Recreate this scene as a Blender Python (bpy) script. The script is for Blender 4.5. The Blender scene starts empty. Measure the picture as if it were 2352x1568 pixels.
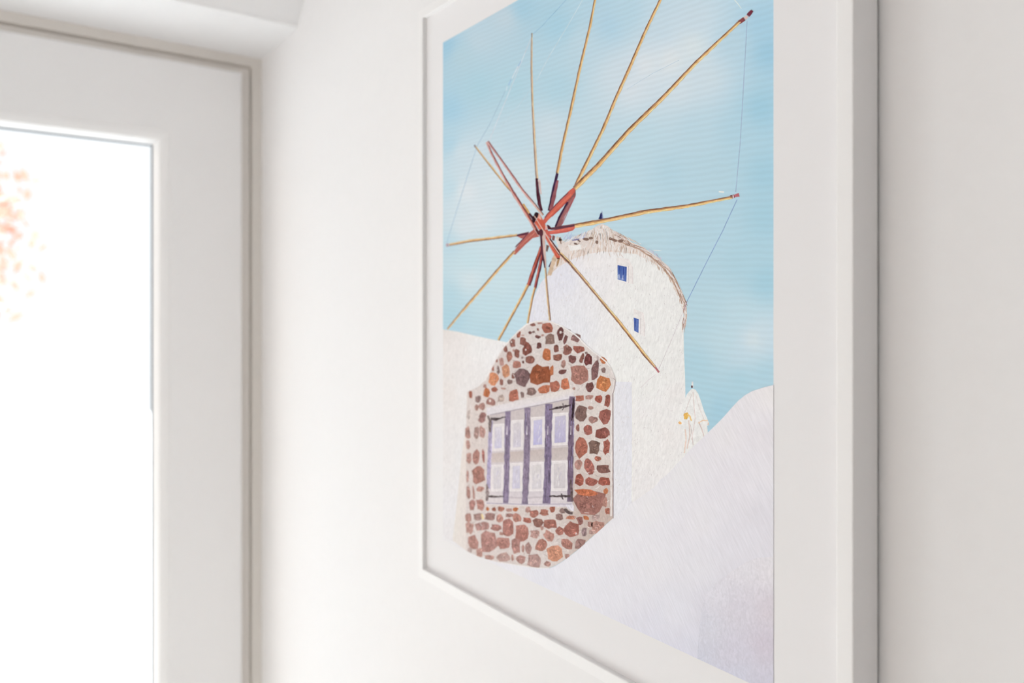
import bpy, bmesh, math, random
from mathutils import Vector

random.seed(7)
scene = bpy.context.scene
COL = scene.collection

# ------------------------------------------------------------------ camera
M = 0.5                      # metres from the camera to the plane of the picture
CAM_H = 1.5
FW, FH = 2352, 1568
FPX, CX, HORIZON = 1785.0, 1176.0, 725.0
YAW = math.radians(35.28)    # angle between the view and the picture wall
SA, CA = math.sin(YAW), math.cos(YAW)

cam = bpy.data.cameras.new('camera')
cam_ob = bpy.data.objects.new('camera', cam)
COL.objects.link(cam_ob)
cam.sensor_width = 36.0
cam.lens = FPX / FW * 36.0
cam.shift_y = (HORIZON - FH / 2) / FW
cam.clip_start = 0.02
cam_ob.location = (0, 0, CAM_H)
cam_ob.rotation_euler = (math.radians(90), 0, math.radians(90) - YAW)
cam.dof.use_dof = True
cam.dof.focus_distance = 0.68
cam.dof.aperture_fstop = 3.9
scene.camera = cam_ob

# ------------------------------------------------------------------ light
world = bpy.data.worlds.new('daylight')
scene.world = world
world.use_nodes = True
bg = world.node_tree.nodes['Background']
bg.inputs['Color'].default_value = (0.96, 0.98, 1.0, 1)
bg.inputs['Strength'].default_value = 1.08

sun = bpy.data.lights.new('sun', 'SUN')
sun.energy = 23.0
sun.angle = math.radians(0.6)
sun.color = (0.845, 0.94, 1.0)
sun_ob = bpy.data.objects.new('sun', sun)
COL.objects.link(sun_ob)
sun_ob.rotation_euler = Vector((0.62, -0.32, -0.68)).to_track_quat('-Z', 'Y').to_euler()

view = scene.view_settings
scene.display_settings.display_device = 'sRGB'
view.view_transform = 'Standard'
view.look = 'None'
view.gamma = 1.0
view.use_curve_mapping = False
view.exposure = 0.10
scene.cycles.max_bounces = 8
scene.cycles.diffuse_bounces = 6
scene.cycles.transparent_max_bounces = 8
scene.cycles.use_adaptive_sampling = True
scene.cycles.adaptive_threshold = 0.04
scene.cycles.use_denoising = True


# ------------------------------------------------------------------ helpers
def lin(c):
    c = c / 255.0
    return c / 12.92 if c <= 0.04045 else ((c + 0.055) / 1.055) ** 2.4


def lin3(rgb):
    return tuple(lin(v) for v in rgb)


def ray(x):
    t = (x - CX) / FPX
    return (-CA + t * SA, SA + t * CA)


def on_y(x, y, Y):
    """World X, Z of a traced point lying in the vertical plane y = Y."""
    dx, dy = ray(x)
    lam = Y / dy
    return lam * dx, CAM_H + (HORIZON - y) / FPX * lam


def new_obj(name, me, mat=None, parent=None, loc=None):
    o = bpy.data.objects.new(name, me)
    COL.objects.link(o)
    if mat is not None:
        me.materials.append(mat)
    if parent is not None:
        o.parent = parent
    if loc is not None:
        o.location = loc
    return o


def mesh_from(name, verts, faces):
    me = bpy.data.meshes.new(name)
    me.from_pydata(verts, [], faces)
    me.validate()
    me.update()
    return me


def fix_normals(me):
    bm = bmesh.new()
    bm.from_mesh(me)
    bmesh.ops.recalc_face_normals(bm, faces=bm.faces)
    bm.to_mesh(me)
    bm.free()


def empty(name, loc, **props):
    o = bpy.data.objects.new(name, None)
    o.empty_display_size = 0.05
    o.location = loc
    COL.objects.link(o)
    for k, v in props.items():
        o[k] = v
    return o


def box(name, x0, x1, y0, y1, z0, z1, mat, parent=None, bevel=0.0, seg=2):
    bm = bmesh.new()
    vs = [bm.verts.new((x, y, z)) for x in (x0, x1) for y in (y0, y1) for z in (z0, z1)]
    for f in ((0, 1, 3, 2), (4, 6, 7, 5), (0, 4, 5, 1), (2, 3, 7, 6), (0, 2, 6, 4), (1, 5, 7, 3)):
        bm.faces.new([vs[i] for i in f])
    bmesh.ops.recalc_face_normals(bm, faces=bm.faces)
    if bevel:
        bmesh.ops.bevel(bm, geom=list(bm.edges), offset=bevel, segments=seg, affect='EDGES', profile=0.5)
    me = bpy.data.meshes.new(name)
    bm.to_mesh(me)
    bm.free()
    return new_obj(name, me, mat, parent)


def structure(o, label, cat=None):
    o['kind'] = 'structure'
    o['label'] = label
    if cat:
        o['category'] = cat
    return o


def mitred_piece(name, rect, profile, side, to_world, mat, parent=None, smooth=False):
    """One of four mitred sides of a rectangular surround.
    rect = (u0, u1, v0, v1); profile = closed list of (inset, depth)."""
    u0, u1, v0, v1 = rect
    verts = []
    n = len(profile)
    for end in (0, 1):
        for i, d in profile:
            if side == 'left':
                u, v = u0 + i, (v0 + i, v1 - i)[end]
            elif side == 'right':
                u, v = u1 - i, (v0 + i, v1 - i)[end]
            elif side == 'bottom':
                u, v = (u0 + i, u1 - i)[end], v0 + i
            else:
                u, v = (u0 + i, u1 - i)[end], v1 - i
            verts.append(to_world(u, v, d))
    faces = [(k, (k + 1) % n, n + (k + 1) % n, n + k) for k in range(n)]
    faces += [tuple(range(n)), tuple(range(n, 2 * n))]
    me = mesh_from(name, verts, faces)
    fix_normals(me)
    return new_obj(name, me, mat, parent)


# ------------------------------------------------------------------ materials
def principled(name, rgb, rough=0.6, spec=0.3):
    m = bpy.data.materials.new(name)
    m.use_nodes = True
    p = m.node_tree.nodes['Principled BSDF']
    p.inputs['Base Color'].default_value = (*rgb, 1)
    p.inputs['Roughness'].default_value = rough
    p.inputs['Specular IOR Level'].default_value = spec
    return m


def grainy(name, rgb, rough=0.6, spec=0.3, scale=60.0, bump=0.05, vary=0.02, dist=0.001, stretch=(1, 1, 1)):
    m = principled(name, rgb, rough, spec)
    nt = m.node_tree
    p = nt.nodes['Principled BSDF']
    tc = nt.nodes.new('ShaderNodeTexCoord')
    mp = nt.nodes.new('ShaderNodeMapping')
    mp.inputs['Scale'].default_value = stretch
    nz = nt.nodes.new('ShaderNodeTexNoise')
    nz.inputs['Scale'].default_value = scale
    nz.inputs['Detail'].default_value = 6
    nt.links.new(tc.outputs['Object'], mp.inputs['Vector'])
    nt.links.new(mp.outputs['Vector'], nz.inputs['Vector'])
    bp = nt.nodes.new('ShaderNodeBump')
    bp.inputs['Strength'].default_value = bump
    bp.inputs['Distance'].default_value = dist
    nt.links.new(nz.outputs['Fac'], bp.inputs['Height'])
    nt.links.new(bp.outputs['Normal'], p.inputs['Normal'])
    mx = nt.nodes.new('ShaderNodeMix')
    mx.data_type = 'RGBA'
    mx.inputs[6].default_value = (*[c * (1 - vary) for c in rgb], 1)
    mx.inputs[7].default_value = (*[min(1, c * (1 + vary)) for c in rgb], 1)
    nt.links.new(nz.outputs['Fac'], mx.inputs[0])
    nt.links.new(mx.outputs[2], p.inputs['Base Color'])
    return m


M_WALL = grainy('wall_paint', (0.835, 0.821, 0.825), 0.85, 0.15, 90, 0.05, 0.012)
M_CEIL = grainy('ceiling_paint', (0.835, 0.822, 0.825), 0.9, 0.1, 70, 0.05, 0.012)
M_PVC = grainy('white_door_plastic', (0.91, 0.895, 0.895), 0.35, 0.35, 200, 0.01, 0.005)
M_SHADE_TINT = grainy('shade_tinted_frame', (0.80, 0.755, 0.71), 0.6, 0.2, 120, 0.03, 0.02)  # white frame tinted beige, shade and warm bounce put into its colour
M_GASKET = principled('grey_gasket', (0.10, 0.13, 0.17), 0.6)
M_FRAME = grainy('white_frame_lacquer', (0.855, 0.84, 0.84), 0.4, 0.3, 150, 0.01, 0.006)
M_MAT = grainy('white_paper', (0.825, 0.81, 0.82), 0.9, 0.1, 900, 0.06, 0.008, 0.0004)
M_BACK = grainy('brown_backing_board', (0.32, 0.22, 0.14), 0.8, 0.1, 120, 0.05, 0.05)
M_PAVE = grainy('pale_terrace_paving', (0.56, 0.55, 0.535), 0.9, 0.1, 12, 0.1, 0.06)
M_CREAM = grainy('cream_render', (0.73, 0.57, 0.46), 0.9, 0.1, 30, 0.1, 0.05)
M_BARK = grainy('brown_bark', (0.28, 0.17, 0.11), 0.9, 0.1, 40, 0.6, 0.3, 0.01, (1, 1, 0.2))
M_LEAF = grainy('lightened_leaf', (0.72, 0.43, 0.345), 0.7, 0.2, 6, 0.0, 0.25)  # leaf colour lightened so the backlit crown looks washed out


def wood_floor():
    m = principled('pale_washed_boards', (0.45, 0.30, 0.18), 0.5, 0.3)
    nt = m.node_tree
    p = nt.nodes['Principled BSDF']
    tc = nt.nodes.new('ShaderNodeTexCoord')
    mp = nt.nodes.new('ShaderNodeMapping')
    mp.inputs['Scale'].default_value = (1.2, 14, 1)
    nz = nt.nodes.new('ShaderNodeTexNoise')
    nz.inputs['Scale'].default_value = 4
    nz.inputs['Detail'].default_value = 8
    cr = nt.nodes.new('ShaderNodeValToRGB')
    cr.color_ramp.elements[0].color = (0.66, 0.62, 0.575, 1)
    cr.color_ramp.elements[1].color = (0.77, 0.73, 0.68, 1)
    nt.links.new(tc.outputs['Object'], mp.inputs['Vector'])
    nt.links.new(mp.outputs['Vector'], nz.inputs['Vector'])
    nt.links.new(nz.outputs['Fac'], cr.inputs['Fac'])
    nt.links.new(cr.outputs['Color'], p.inputs['Base Color'])
    return m


M_FLOOR = wood_floor()


def glass_mat():
    m = bpy.data.materials.new('window_glass')
    m.use_nodes = True
    nt = m.node_tree
    nt.nodes.clear()
    out = nt.nodes.new('ShaderNodeOutputMaterial')
    tr = nt.nodes.new('ShaderNodeBsdfTransparent')
    tr.inputs['Color'].default_value = (0.985, 0.99, 0.99, 1)
    gl = nt.nodes.new('ShaderNodeBsdfGlossy')
    gl.inputs['Roughness'].default_value = 0.02
    lw = nt.nodes.new('ShaderNodeLayerWeight')
    lw.inputs['Blend'].default_value = 0.5
    pw = nt.nodes.new('ShaderNodeMath')
    pw.operation = 'POWER'
    pw.inputs[1].default_value = 5.0
    ma = nt.nodes.new('ShaderNodeMath')
    ma.operation = 'MULTIPLY_ADD'
    ma.inputs[1].default_value = 0.96
    ma.inputs[2].default_value = 0.04
    mx = nt.nodes.new('ShaderNodeMixShader')
    nt.links.new(lw.outputs['Facing'], pw.inputs[0])
    nt.links.new(pw.outputs['Value'], ma.inputs[0])
    nt.links.new(ma.outputs['Value'], mx.inputs['Fac'])
    nt.links.new(tr.outputs['BSDF'], mx.inputs[1])
    nt.links.new(gl.outputs['BSDF'], mx.inputs[2])
    nt.links.new(mx.outputs['Shader'], out.inputs['Surface'])
    return m


M_GLASS = glass_mat()


def ink_mat(name, style):
    """Printed colour (corner colours) with the fine painted relief of the print."""
    m = bpy.data.materials.new(name)
    m.use_nodes = True
    nt = m.node_tree
    p = nt.nodes['Principled BSDF']
    p.inputs['Roughness'].default_value = 0.85
    p.inputs['Specular IOR Level'].default_value = 0.12
    at = nt.nodes.new('ShaderNodeAttribute')
    at.attribute_name = 'ink'
    tc = nt.nodes.new('ShaderNodeTexCoord')
    mp = nt.nodes.new('ShaderNodeMapping')
    rt = nt.nodes.new('ShaderNodeMapping')
    nt.links.new(tc.outputs['Object'], rt.inputs['Vector'])
    nt.links.new(rt.outputs['Vector'], mp.inputs['Vector'])
    nz = nt.nodes.new('ShaderNodeTexNoise')
    nt.links.new(mp.outputs['Vector'], nz.inputs['Vector'])
    lo, hi, bump = 0.94, 1.05, 0.0
    fac = nz.outputs['Fac']
    if style == 'sky':
        wv = nt.nodes.new('ShaderNodeTexWave')
        wv.bands_direction = 'Z'
        wv.inputs['Scale'].default_value = 62
        wv.inputs['Distortion'].default_value = 3.0
        wv.inputs['Detail'].default_value = 2
        wv.inputs['Detail Scale'].default_value = 0.6
        mp.inputs['Rotation'].default_value = (0, math.radians(-3), 0)
        nt.links.new(mp.outputs['Vector'], wv.inputs['Vector'])
        nz.inputs['Scale'].default_value = 700
        nz.inputs['Detail'].default_value = 2
        ad = nt.nodes.new('ShaderNodeMix')
        ad.inputs[0].default_value = 0.35
        nt.links.new(wv.outputs['Fac'], ad.inputs[2])
        nt.links.new(nz.outputs['Fac'], ad.inputs[3])
        fac = ad.outputs[0]
        lo, hi, bump = 0.982, 1.022, 0.0
    elif style == 'plaster':
        rt.inputs['Rotation'].default_value = (0, math.radians(-16), 0)
        mp.inputs['Scale'].default_value = (1, 1, 0.3)
        nz.inputs['Scale'].default_value = 620
        nz.inputs['Detail'].default_value = 3
        nz.inputs['Distortion'].default_value = 0.8
        lo, hi, bump = 0.91, 1.09, 0.0
    elif style == 'hill':
        rt.inputs['Rotation'].default_value = (0, math.radians(34), 0)
        mp.inputs['Scale'].default_value = (1, 1, 0.08)
        nz.inputs['Scale'].default_value = 850
        nz.inputs['Detail'].default_value = 3
        nz.inputs['Distortion'].default_value = 0.3
        lo, hi, bump = 0.94, 1.06, 0.0
    elif style == 'rough':
        mp.inputs['Scale'].default_value = (1, 1, 0.6)
        nz.inputs['Scale'].default_value = 330
        nz.inputs['Detail'].default_value = 3
        nz.inputs['Distortion'].default_value = 1.5
        lo, hi, bump = 0.90, 1.07, 0.0
    elif style == 'mortar':
        nz.inputs['Scale'].default_value = 330
        nz.inputs['Detail'].default_value = 4
        nz.inputs['Distortion'].default_value = 1.6
        lo, hi, bump = 0.85, 1.16, 0.0
    elif style == 'soft':
        nz.inputs['Scale'].default_value = 300
        nz.inputs['Detail'].default_value = 3
        nz.inputs['Distortion'].default_value = 1.0
        lo, hi = 0.90, 1.10
    else:   # 'ink'
        nz.inputs['Scale'].default_value = 260
        nz.inputs['Detail'].default_value = 4
        nz.inputs['Distortion'].default_value = 1.0
        lo, hi, bump = 0.62, 1.30, 0.0
    rm = nt.nodes.new('ShaderNodeMapRange')
    rm.inputs['From Min'].default_value = 0.25
    rm.inputs['From Max'].default_value = 0.75
    rm.inputs['To Min'].default_value = lo
    rm.inputs['To Max'].default_value = hi
    nt.links.new(fac, rm.inputs['Value'])
    mul = nt.nodes.new('ShaderNodeVectorMath')
    mul.operation = 'SCALE'
    nt.links.new(at.outputs['Color'], mul.inputs[0])
    nt.links.new(rm.outputs['Result'], mul.inputs['Scale'])
    nt.links.new(mul.outputs['Vector'], p.inputs['Base Color'])
    return m


INK = {s: ink_mat('printed_' + s, s) for s in ('sky', 'plaster', 'hill', 'rough', 'mortar', 'soft', 'ink')}

# ------------------------------------------------------------------ room shell
WALL_Y = 1.0557 * M                 # face of the picture wall
XC = -3.369 * M                     # face of the door's outer frame at the corner
X_LINTEL = -2.911 * M
Z_SOFFIT = CAM_H + 1.107 * M
Z_CEIL = 2.60
X_FAR = 2.6                         # wall behind the camera
Y_LEFT = -3.2
T = 0.2

o = box('wall_right', XC - T, X_FAR + T, WALL_Y, WALL_Y + T, 0, Z_CEIL + 0.1, M_WALL)
structure(o, 'smooth white painted wall that carries the picture')
o = box('floor', XC - T, X_FAR + T, Y_LEFT - T, WALL_Y + T, -0.1, 0.0, M_FLOOR)
structure(o, 'pale board floor of the room')
o = box('ceiling', XC - T, X_FAR + T, Y_LEFT - T, WALL_Y + T, Z_CEIL, Z_CEIL + 0.1, M_CEIL)
structure(o, 'plain white ceiling')

# lintel over the door: flat soffit, then a sloping face that rises towards the room
prof = [(XC - T, Z_SOFFIT), (X_LINTEL - 0.008, Z_SOFFIT), (X_LINTEL - 0.002, Z_SOFFIT + 0.002), (X_LINTEL + 0.002, Z_SOFFIT + 0.008)]
slope = 0.068 / 0.077
prof += [(X_LINTEL + slope * (Z_CEIL - Z_SOFFIT) * 0.55, Z_SOFFIT + (Z_CEIL - Z_SOFFIT) * 0.55),
         (X_LINTEL + slope * (Z_CEIL - Z_SOFFIT) * 0.55, Z_CEIL), (XC - T, Z_CEIL)]
n = len(prof)
me = mesh_from('wall_front', [(x, y, z) for y in (Y_LEFT, WALL_Y) for x, z in prof],
               [(k, (k + 1) % n, n + (k + 1) % n, n + k) for k in range(n)] + [tuple(range(n)), tuple(range(n, 2 * n))])
fix_normals(me)
o = new_obj('wall_front', me, M_WALL)
structure(o, 'white lintel over the glazed door with a sloping face')
DOOR_W = 2.0                        # two leaves side by side
Y_D1 = WALL_Y - DOOR_W
o2 = box('wall_side', XC - T, XC + 0.0, Y_LEFT, Y_D1, 0, Z_SOFFIT, M_WALL, o)

o = box('wall_back', X_FAR, X_FAR + T, Y_LEFT - T, WALL_Y, 0, Z_CEIL, M_WALL)
structure(o, 'white wall behind the camera')

# left wall with an unseen window, added and sized for fill light
WX0, WX1, WZ0, WZ1 = -1.5, 0.6, 0.65, 2.2
me_v, me_f = [], []


def add_box(v, f, x0, x1, y0, y1, z0, z1):
    b = len(v)
    v += [(x, y, z) for x in (x0, x1) for y in (y0, y1) for z in (z0, z1)]
    f += [tuple(b + i for i in q) for q in ((0, 1, 3, 2), (4, 6, 7, 5), (0, 4, 5, 1), (2, 3, 7, 6), (0, 2, 6, 4), (1, 5, 7, 3))]


add_box(me_v, me_f, XC - T, WX0, Y_LEFT - T, Y_LEFT, 0, Z_CEIL)
add_box(me_v, me_f, WX1, X_FAR, Y_LEFT - T, Y_LEFT, 0, Z_CEIL)
add_box(me_v, me_f, WX0, WX1, Y_LEFT - T, Y_LEFT, 0, WZ0)
add_box(me_v, me_f, WX0, WX1, Y_LEFT - T, Y_LEFT, WZ1, Z_CEIL)
me = mesh_from('wall_left', me_v, me_f)
fix_normals(me)
o = new_obj('wall_left', me, M_WALL)
structure(o, 'white wall with an added fill light window facing the picture')

win = empty('window_1', ((WX0 + WX1) / 2, Y_LEFT - 0.1, WZ0), kind='structure', label='unseen wide white framed window added for fill light on the picture')


def win_world(u, v, d):
    return (u - win.location.x, d, v - win.location.z)


for s in ('left', 'right', 'top', 'bottom'):
    mitred_piece('window_frame', (WX0, WX1, WZ0, WZ1), [(0, -0.03), (0.06, -0.03), (0.06, 0.03), (0, 0.03)], s, win_world, M_PVC, win)
box('pane', WX0 + 0.06 - win.location.x, WX1 - 0.06 - win.location.x, -0.004, 0.004, 0.06, WZ1 - WZ0 - 0.06, M_GLASS, win)

# ------------------------------------------------------------------ glazed door in the corner
X_SASH = -3.339 * M                 # face of the sash
X_GLASS = X_SASH - 0.026
Y_SASH1 = 0.9673 * M                # sash edge next to the picture wall
Z_SASH1 = CAM_H + 1.0285 * M
Z_SASH0 = 0.045


def door(name, y1, y0, label):
    """y1 = edge nearer the picture wall."""
    root = empty(name, (XC, (y0 + y1) / 2, 0), kind='structure', label=label)
    oy = root.location.y

    def w(u, v, d):
        return (d - XC, u - oy, v)

    rect = (y0, y1, 0.0, Z_SOFFIT)
    for s in ('left', 'right', 'top', 'bottom'):
        # outer frame: a raised strip against the wall, a groove, then the rebate behind the sash
        mitred_piece('frame_member', rect,
                     [(0, XC - 0.06), (0, XC + 0.002), (0.020, XC + 0.002), (0.0205, XC - 0.002), (0.0235, XC - 0.008),
                      (0.025, XC - 0.002), (0.0255, XC), (0.062, XC), (0.062, XC - 0.06)], s, w, M_SHADE_TINT, root)
    g = WALL_Y - Y_SASH1
    rs = (y0 + g, y1 - g, Z_SASH0, Z_SASH1)
    wf = Y_SASH1 - 0.6433 * M - 0.017        # flat face width
    for s in ('left', 'right', 'top', 'bottom'):
        nm = 'sash_stile' if s in ('left', 'right') else 'sash_rail'
        mitred_piece(nm, rs,
                     [(0.0, XC + 0.0005), (0.0, X_SASH - 0.004), (0.0015, X_SASH - 0.001), (0.005, X_SASH),
                      (wf - 0.003, X_SASH), (wf, X_SASH - 0.002), (wf, X_SASH - 0.04), (0.03, X_SASH - 0.04), (0.03, XC + 0.0005)],
                     s, w, M_PVC, root)
    rb = (rs[0] + wf, rs[1] - wf, rs[2] + wf, rs[3] - wf)
    for s in ('left', 'right', 'top', 'bottom'):
        mitred_piece('glazing_bead', rb,
                     [(0.0, X_GLASS), (0.0, X_SASH - 0.001), (0.003, X_SASH - 0.001), (0.012, X_SASH - 0.004), (0.0165, X_SASH - 0.006), (0.0195, X_SASH - 0.010),
                      (0.026, X_GLASS + 0.004), (0.026, X_GLASS)], s, w, M_PVC, root)
        mitred_piece('gasket', (rb[0] + 0.026, rb[1] - 0.026, rb[2] + 0.026, rb[3] - 0.026),
                     [(0, X_GLASS), (0, X_GLASS + 0.004), (0.0022, X_GLASS + 0.003), (0.0024, X_GLASS)], s, w, M_GASKET, root)
    box('pane', X_GLASS - 0.006 - XC, X_GLASS - XC, rb[0] - oy, rb[1] - oy, rb[2], rb[3], M_GLASS, root)
    return root


door('door_1', WALL_Y, WALL_Y - DOOR_W / 2, 'white glazed door in the corner, bright daylight behind its pane')
door('door_2', WALL_Y - DOOR_W / 2, WALL_Y - DOOR_W, 'unseen second white glazed door leaf added to let in more light')  # out of view, added for more daylight

# ------------------------------------------------------------------ outside
o = box('ground', -14, XC - T, -10, 12, -0.25, -0.1, M_PAVE)
structure(o, 'pale terrace paving outside the door')
o = box('wall_bounce', -6, 7, -8.3, -8.0, -0.25, 4.2, M_CREAM)  # unseen reflector, added to warm the light through the left window
structure(o, 'unseen cream wall added outside to bounce warm light into the room')
o = box('ground_side', XC - T, 8, -10, Y_LEFT - T, -0.25, -0.1, M_PAVE)
structure(o, 'pale paving between the house and the added wall')


def build_tree():
    rnd = random.Random(3)
    base = (-6.2, -0.75, -0.1)
    t = empty('tree', base, label='pale peach coloured tree washed out beyond the door glass', category='tree')
    # trunk with a slight bend and two boughs, one lofted tube each
    v, f = [], []

    def tube(pts, rad, seg=9):
        b0 = len(v)
        for (x, y, z), r in zip(pts, rad):
            for k in range(seg):
                a = 2 * math.pi * k / seg
                v.append((x + r * math.cos(a), y + r * math.sin(a), z))
        for i in range(len(pts) - 1):
            for k in range(seg):
                a, b = b0 + i * seg + k, b0 + i * seg + (k + 1) % seg
                f.append((a, b, b + seg, a + seg))

    tube([(0, 0, 0), (0.02, 0.02, 0.5), (-0.03, 0.05, 1.0), (0.02, 0.1, 1.6), (0.05, 0.14, 2.3)], [0.13, 0.1, 0.085, 0.07, 0.03])
    tube([(0.0, 0.07, 1.2), (0.1, 0.4, 1.6), (0.15, 0.7, 2.0)], [0.06, 0.045, 0.02])
    tube([(0.0, 0.07, 1.3), (-0.1, -0.3, 1.8), (-0.15, -0.6, 2.2)], [0.06, 0.045, 0.02])
    me = mesh_from('trunk', v, f)
    fix_normals(me)
    new_obj('trunk', me, M_BARK, t)
    lv, lf = [], []
    c = Vector((0, 0.05, 2.15))
    for i in range(9000):
        while True:
            d = Vector((rnd.uniform(-1, 1), rnd.uniform(-1, 1), rnd.uniform(-1, 1)))
            if 0.05 < d.length < 1:
                break
        d = d * (0.55 + 0.45 * rnd.random())
        pos = c + Vector((d.x * 0.95, d.y * 1.22, d.z * 1.05))
        a = Vector((rnd.gauss(0, 1), rnd.gauss(0, 1), rnd.gauss(0, 1))).normalized()
        b = a.cross(Vector((rnd.gauss(0, 1), rnd.gauss(0, 1), rnd.gauss(0, 1)))).normalized()
        L, W = rnd.uniform(0.03, 0.06), rnd.uniform(0.016, 0.03)
        k = len(lv)
        lv += [tuple(pos - a * L), tuple(pos + b * W), tuple(pos + a * L), tuple(pos - b * W)]
        lf.append((k, k + 1, k + 2, k + 3))
    new_obj('foliage', mesh_from('foliage', lv, lf), M_LEAF, t)
    return t


build_tree()

# ------------------------------------------------------------------ the framed picture
PX = (-1.8040 * M, -0.6198 * M)              # inner edges of the frame
PZ = (CAM_H - 0.6660 * M, CAM_H + 0.7829 * M)
Y_MAT = 1.0 * M
Y_FRONT = 0.9883 * M
Y_BACK = 1.049 * M
RW = 0.0253 * M
PRINT_X = (on_y(1017.5, 0, Y_MAT)[0], on_y(1776.5, 0, Y_MAT)[0])
PRINT_Z = (on_y(1017.5, 1239.5, Y_MAT)[1], on_y(1017.5, 98, Y_MAT)[1])

pic = empty('framed_picture', ((PX[0] + PX[1]) / 2, WALL_Y, PZ[0] - RW),
            label='white framed print of a windmill and stone house hanging on the white wall', category='picture')
OX, OY, OZ = pic.location


def pic_world(u, v, d):
    return (u - OX, d - OY, v - OZ)


rect = (PX[0] - RW, PX[1] + RW, PZ[0] - RW, PZ[1] + RW)
b = 0.0009
for s in ('left', 'right', 'top', 'bottom'):
    mitred_piece('frame_rail', rect,
                 [(0, Y_BACK), (0, Y_FRONT + b), (b * 0.3, Y_FRONT + b * 0.3), (b, Y_FRONT),
                  (RW - b, Y_FRONT), (RW - b * 0.3, Y_FRONT + b * 0.3), (RW, Y_FRONT + b), (RW, Y_BACK)], s, pic_world, M_FRAME, pic)
box('backing_board', PX[0] - OX + 0.012, PX[1] - OX - 0.012, Y_MAT + 0.003 - OY, 0.0, PZ[0] - OZ + 0.012, PZ[1] - OZ - 0.012, M_BACK, pic)
box('mat_board', PX[0] - OX, PX[1] - OX, Y_MAT - OY, Y_MAT + 0.003 - OY, PZ[0] - OZ, PZ[1] - OZ, M_MAT, pic)

# ---- the print: flat coloured shapes on the sheet, traced and flattened into sheet coordinates
LAYER = 9.0e-6


def mat_light(x):
    """How bright white paper shows at this column of the photograph."""
    t = min(1, max(0, (x - 1000) / 800))
    a, c = lin3((237, 236, 235)), lin3((221, 217, 215))
    return [a[i] + (c[i] - a[i]) * t for i in range(3)]


def albedo(x, rgb):
    l = mat_light(x)
    return [min(0.88, max(0.004, lin(rgb[i]) / l[i] * (0.828, 0.812, 0.824)[i])) for i in range(3)]


def sheet(x, y):
    X, Z = on_y(x, y, Y_MAT)
    X = min(PRINT_X[1] + 0.00025, max(PRINT_X[0], X))
    Z = min(PRINT_Z[1], max(PRINT_Z[0], Z))
    return X - OX, Z - OZ


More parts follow.
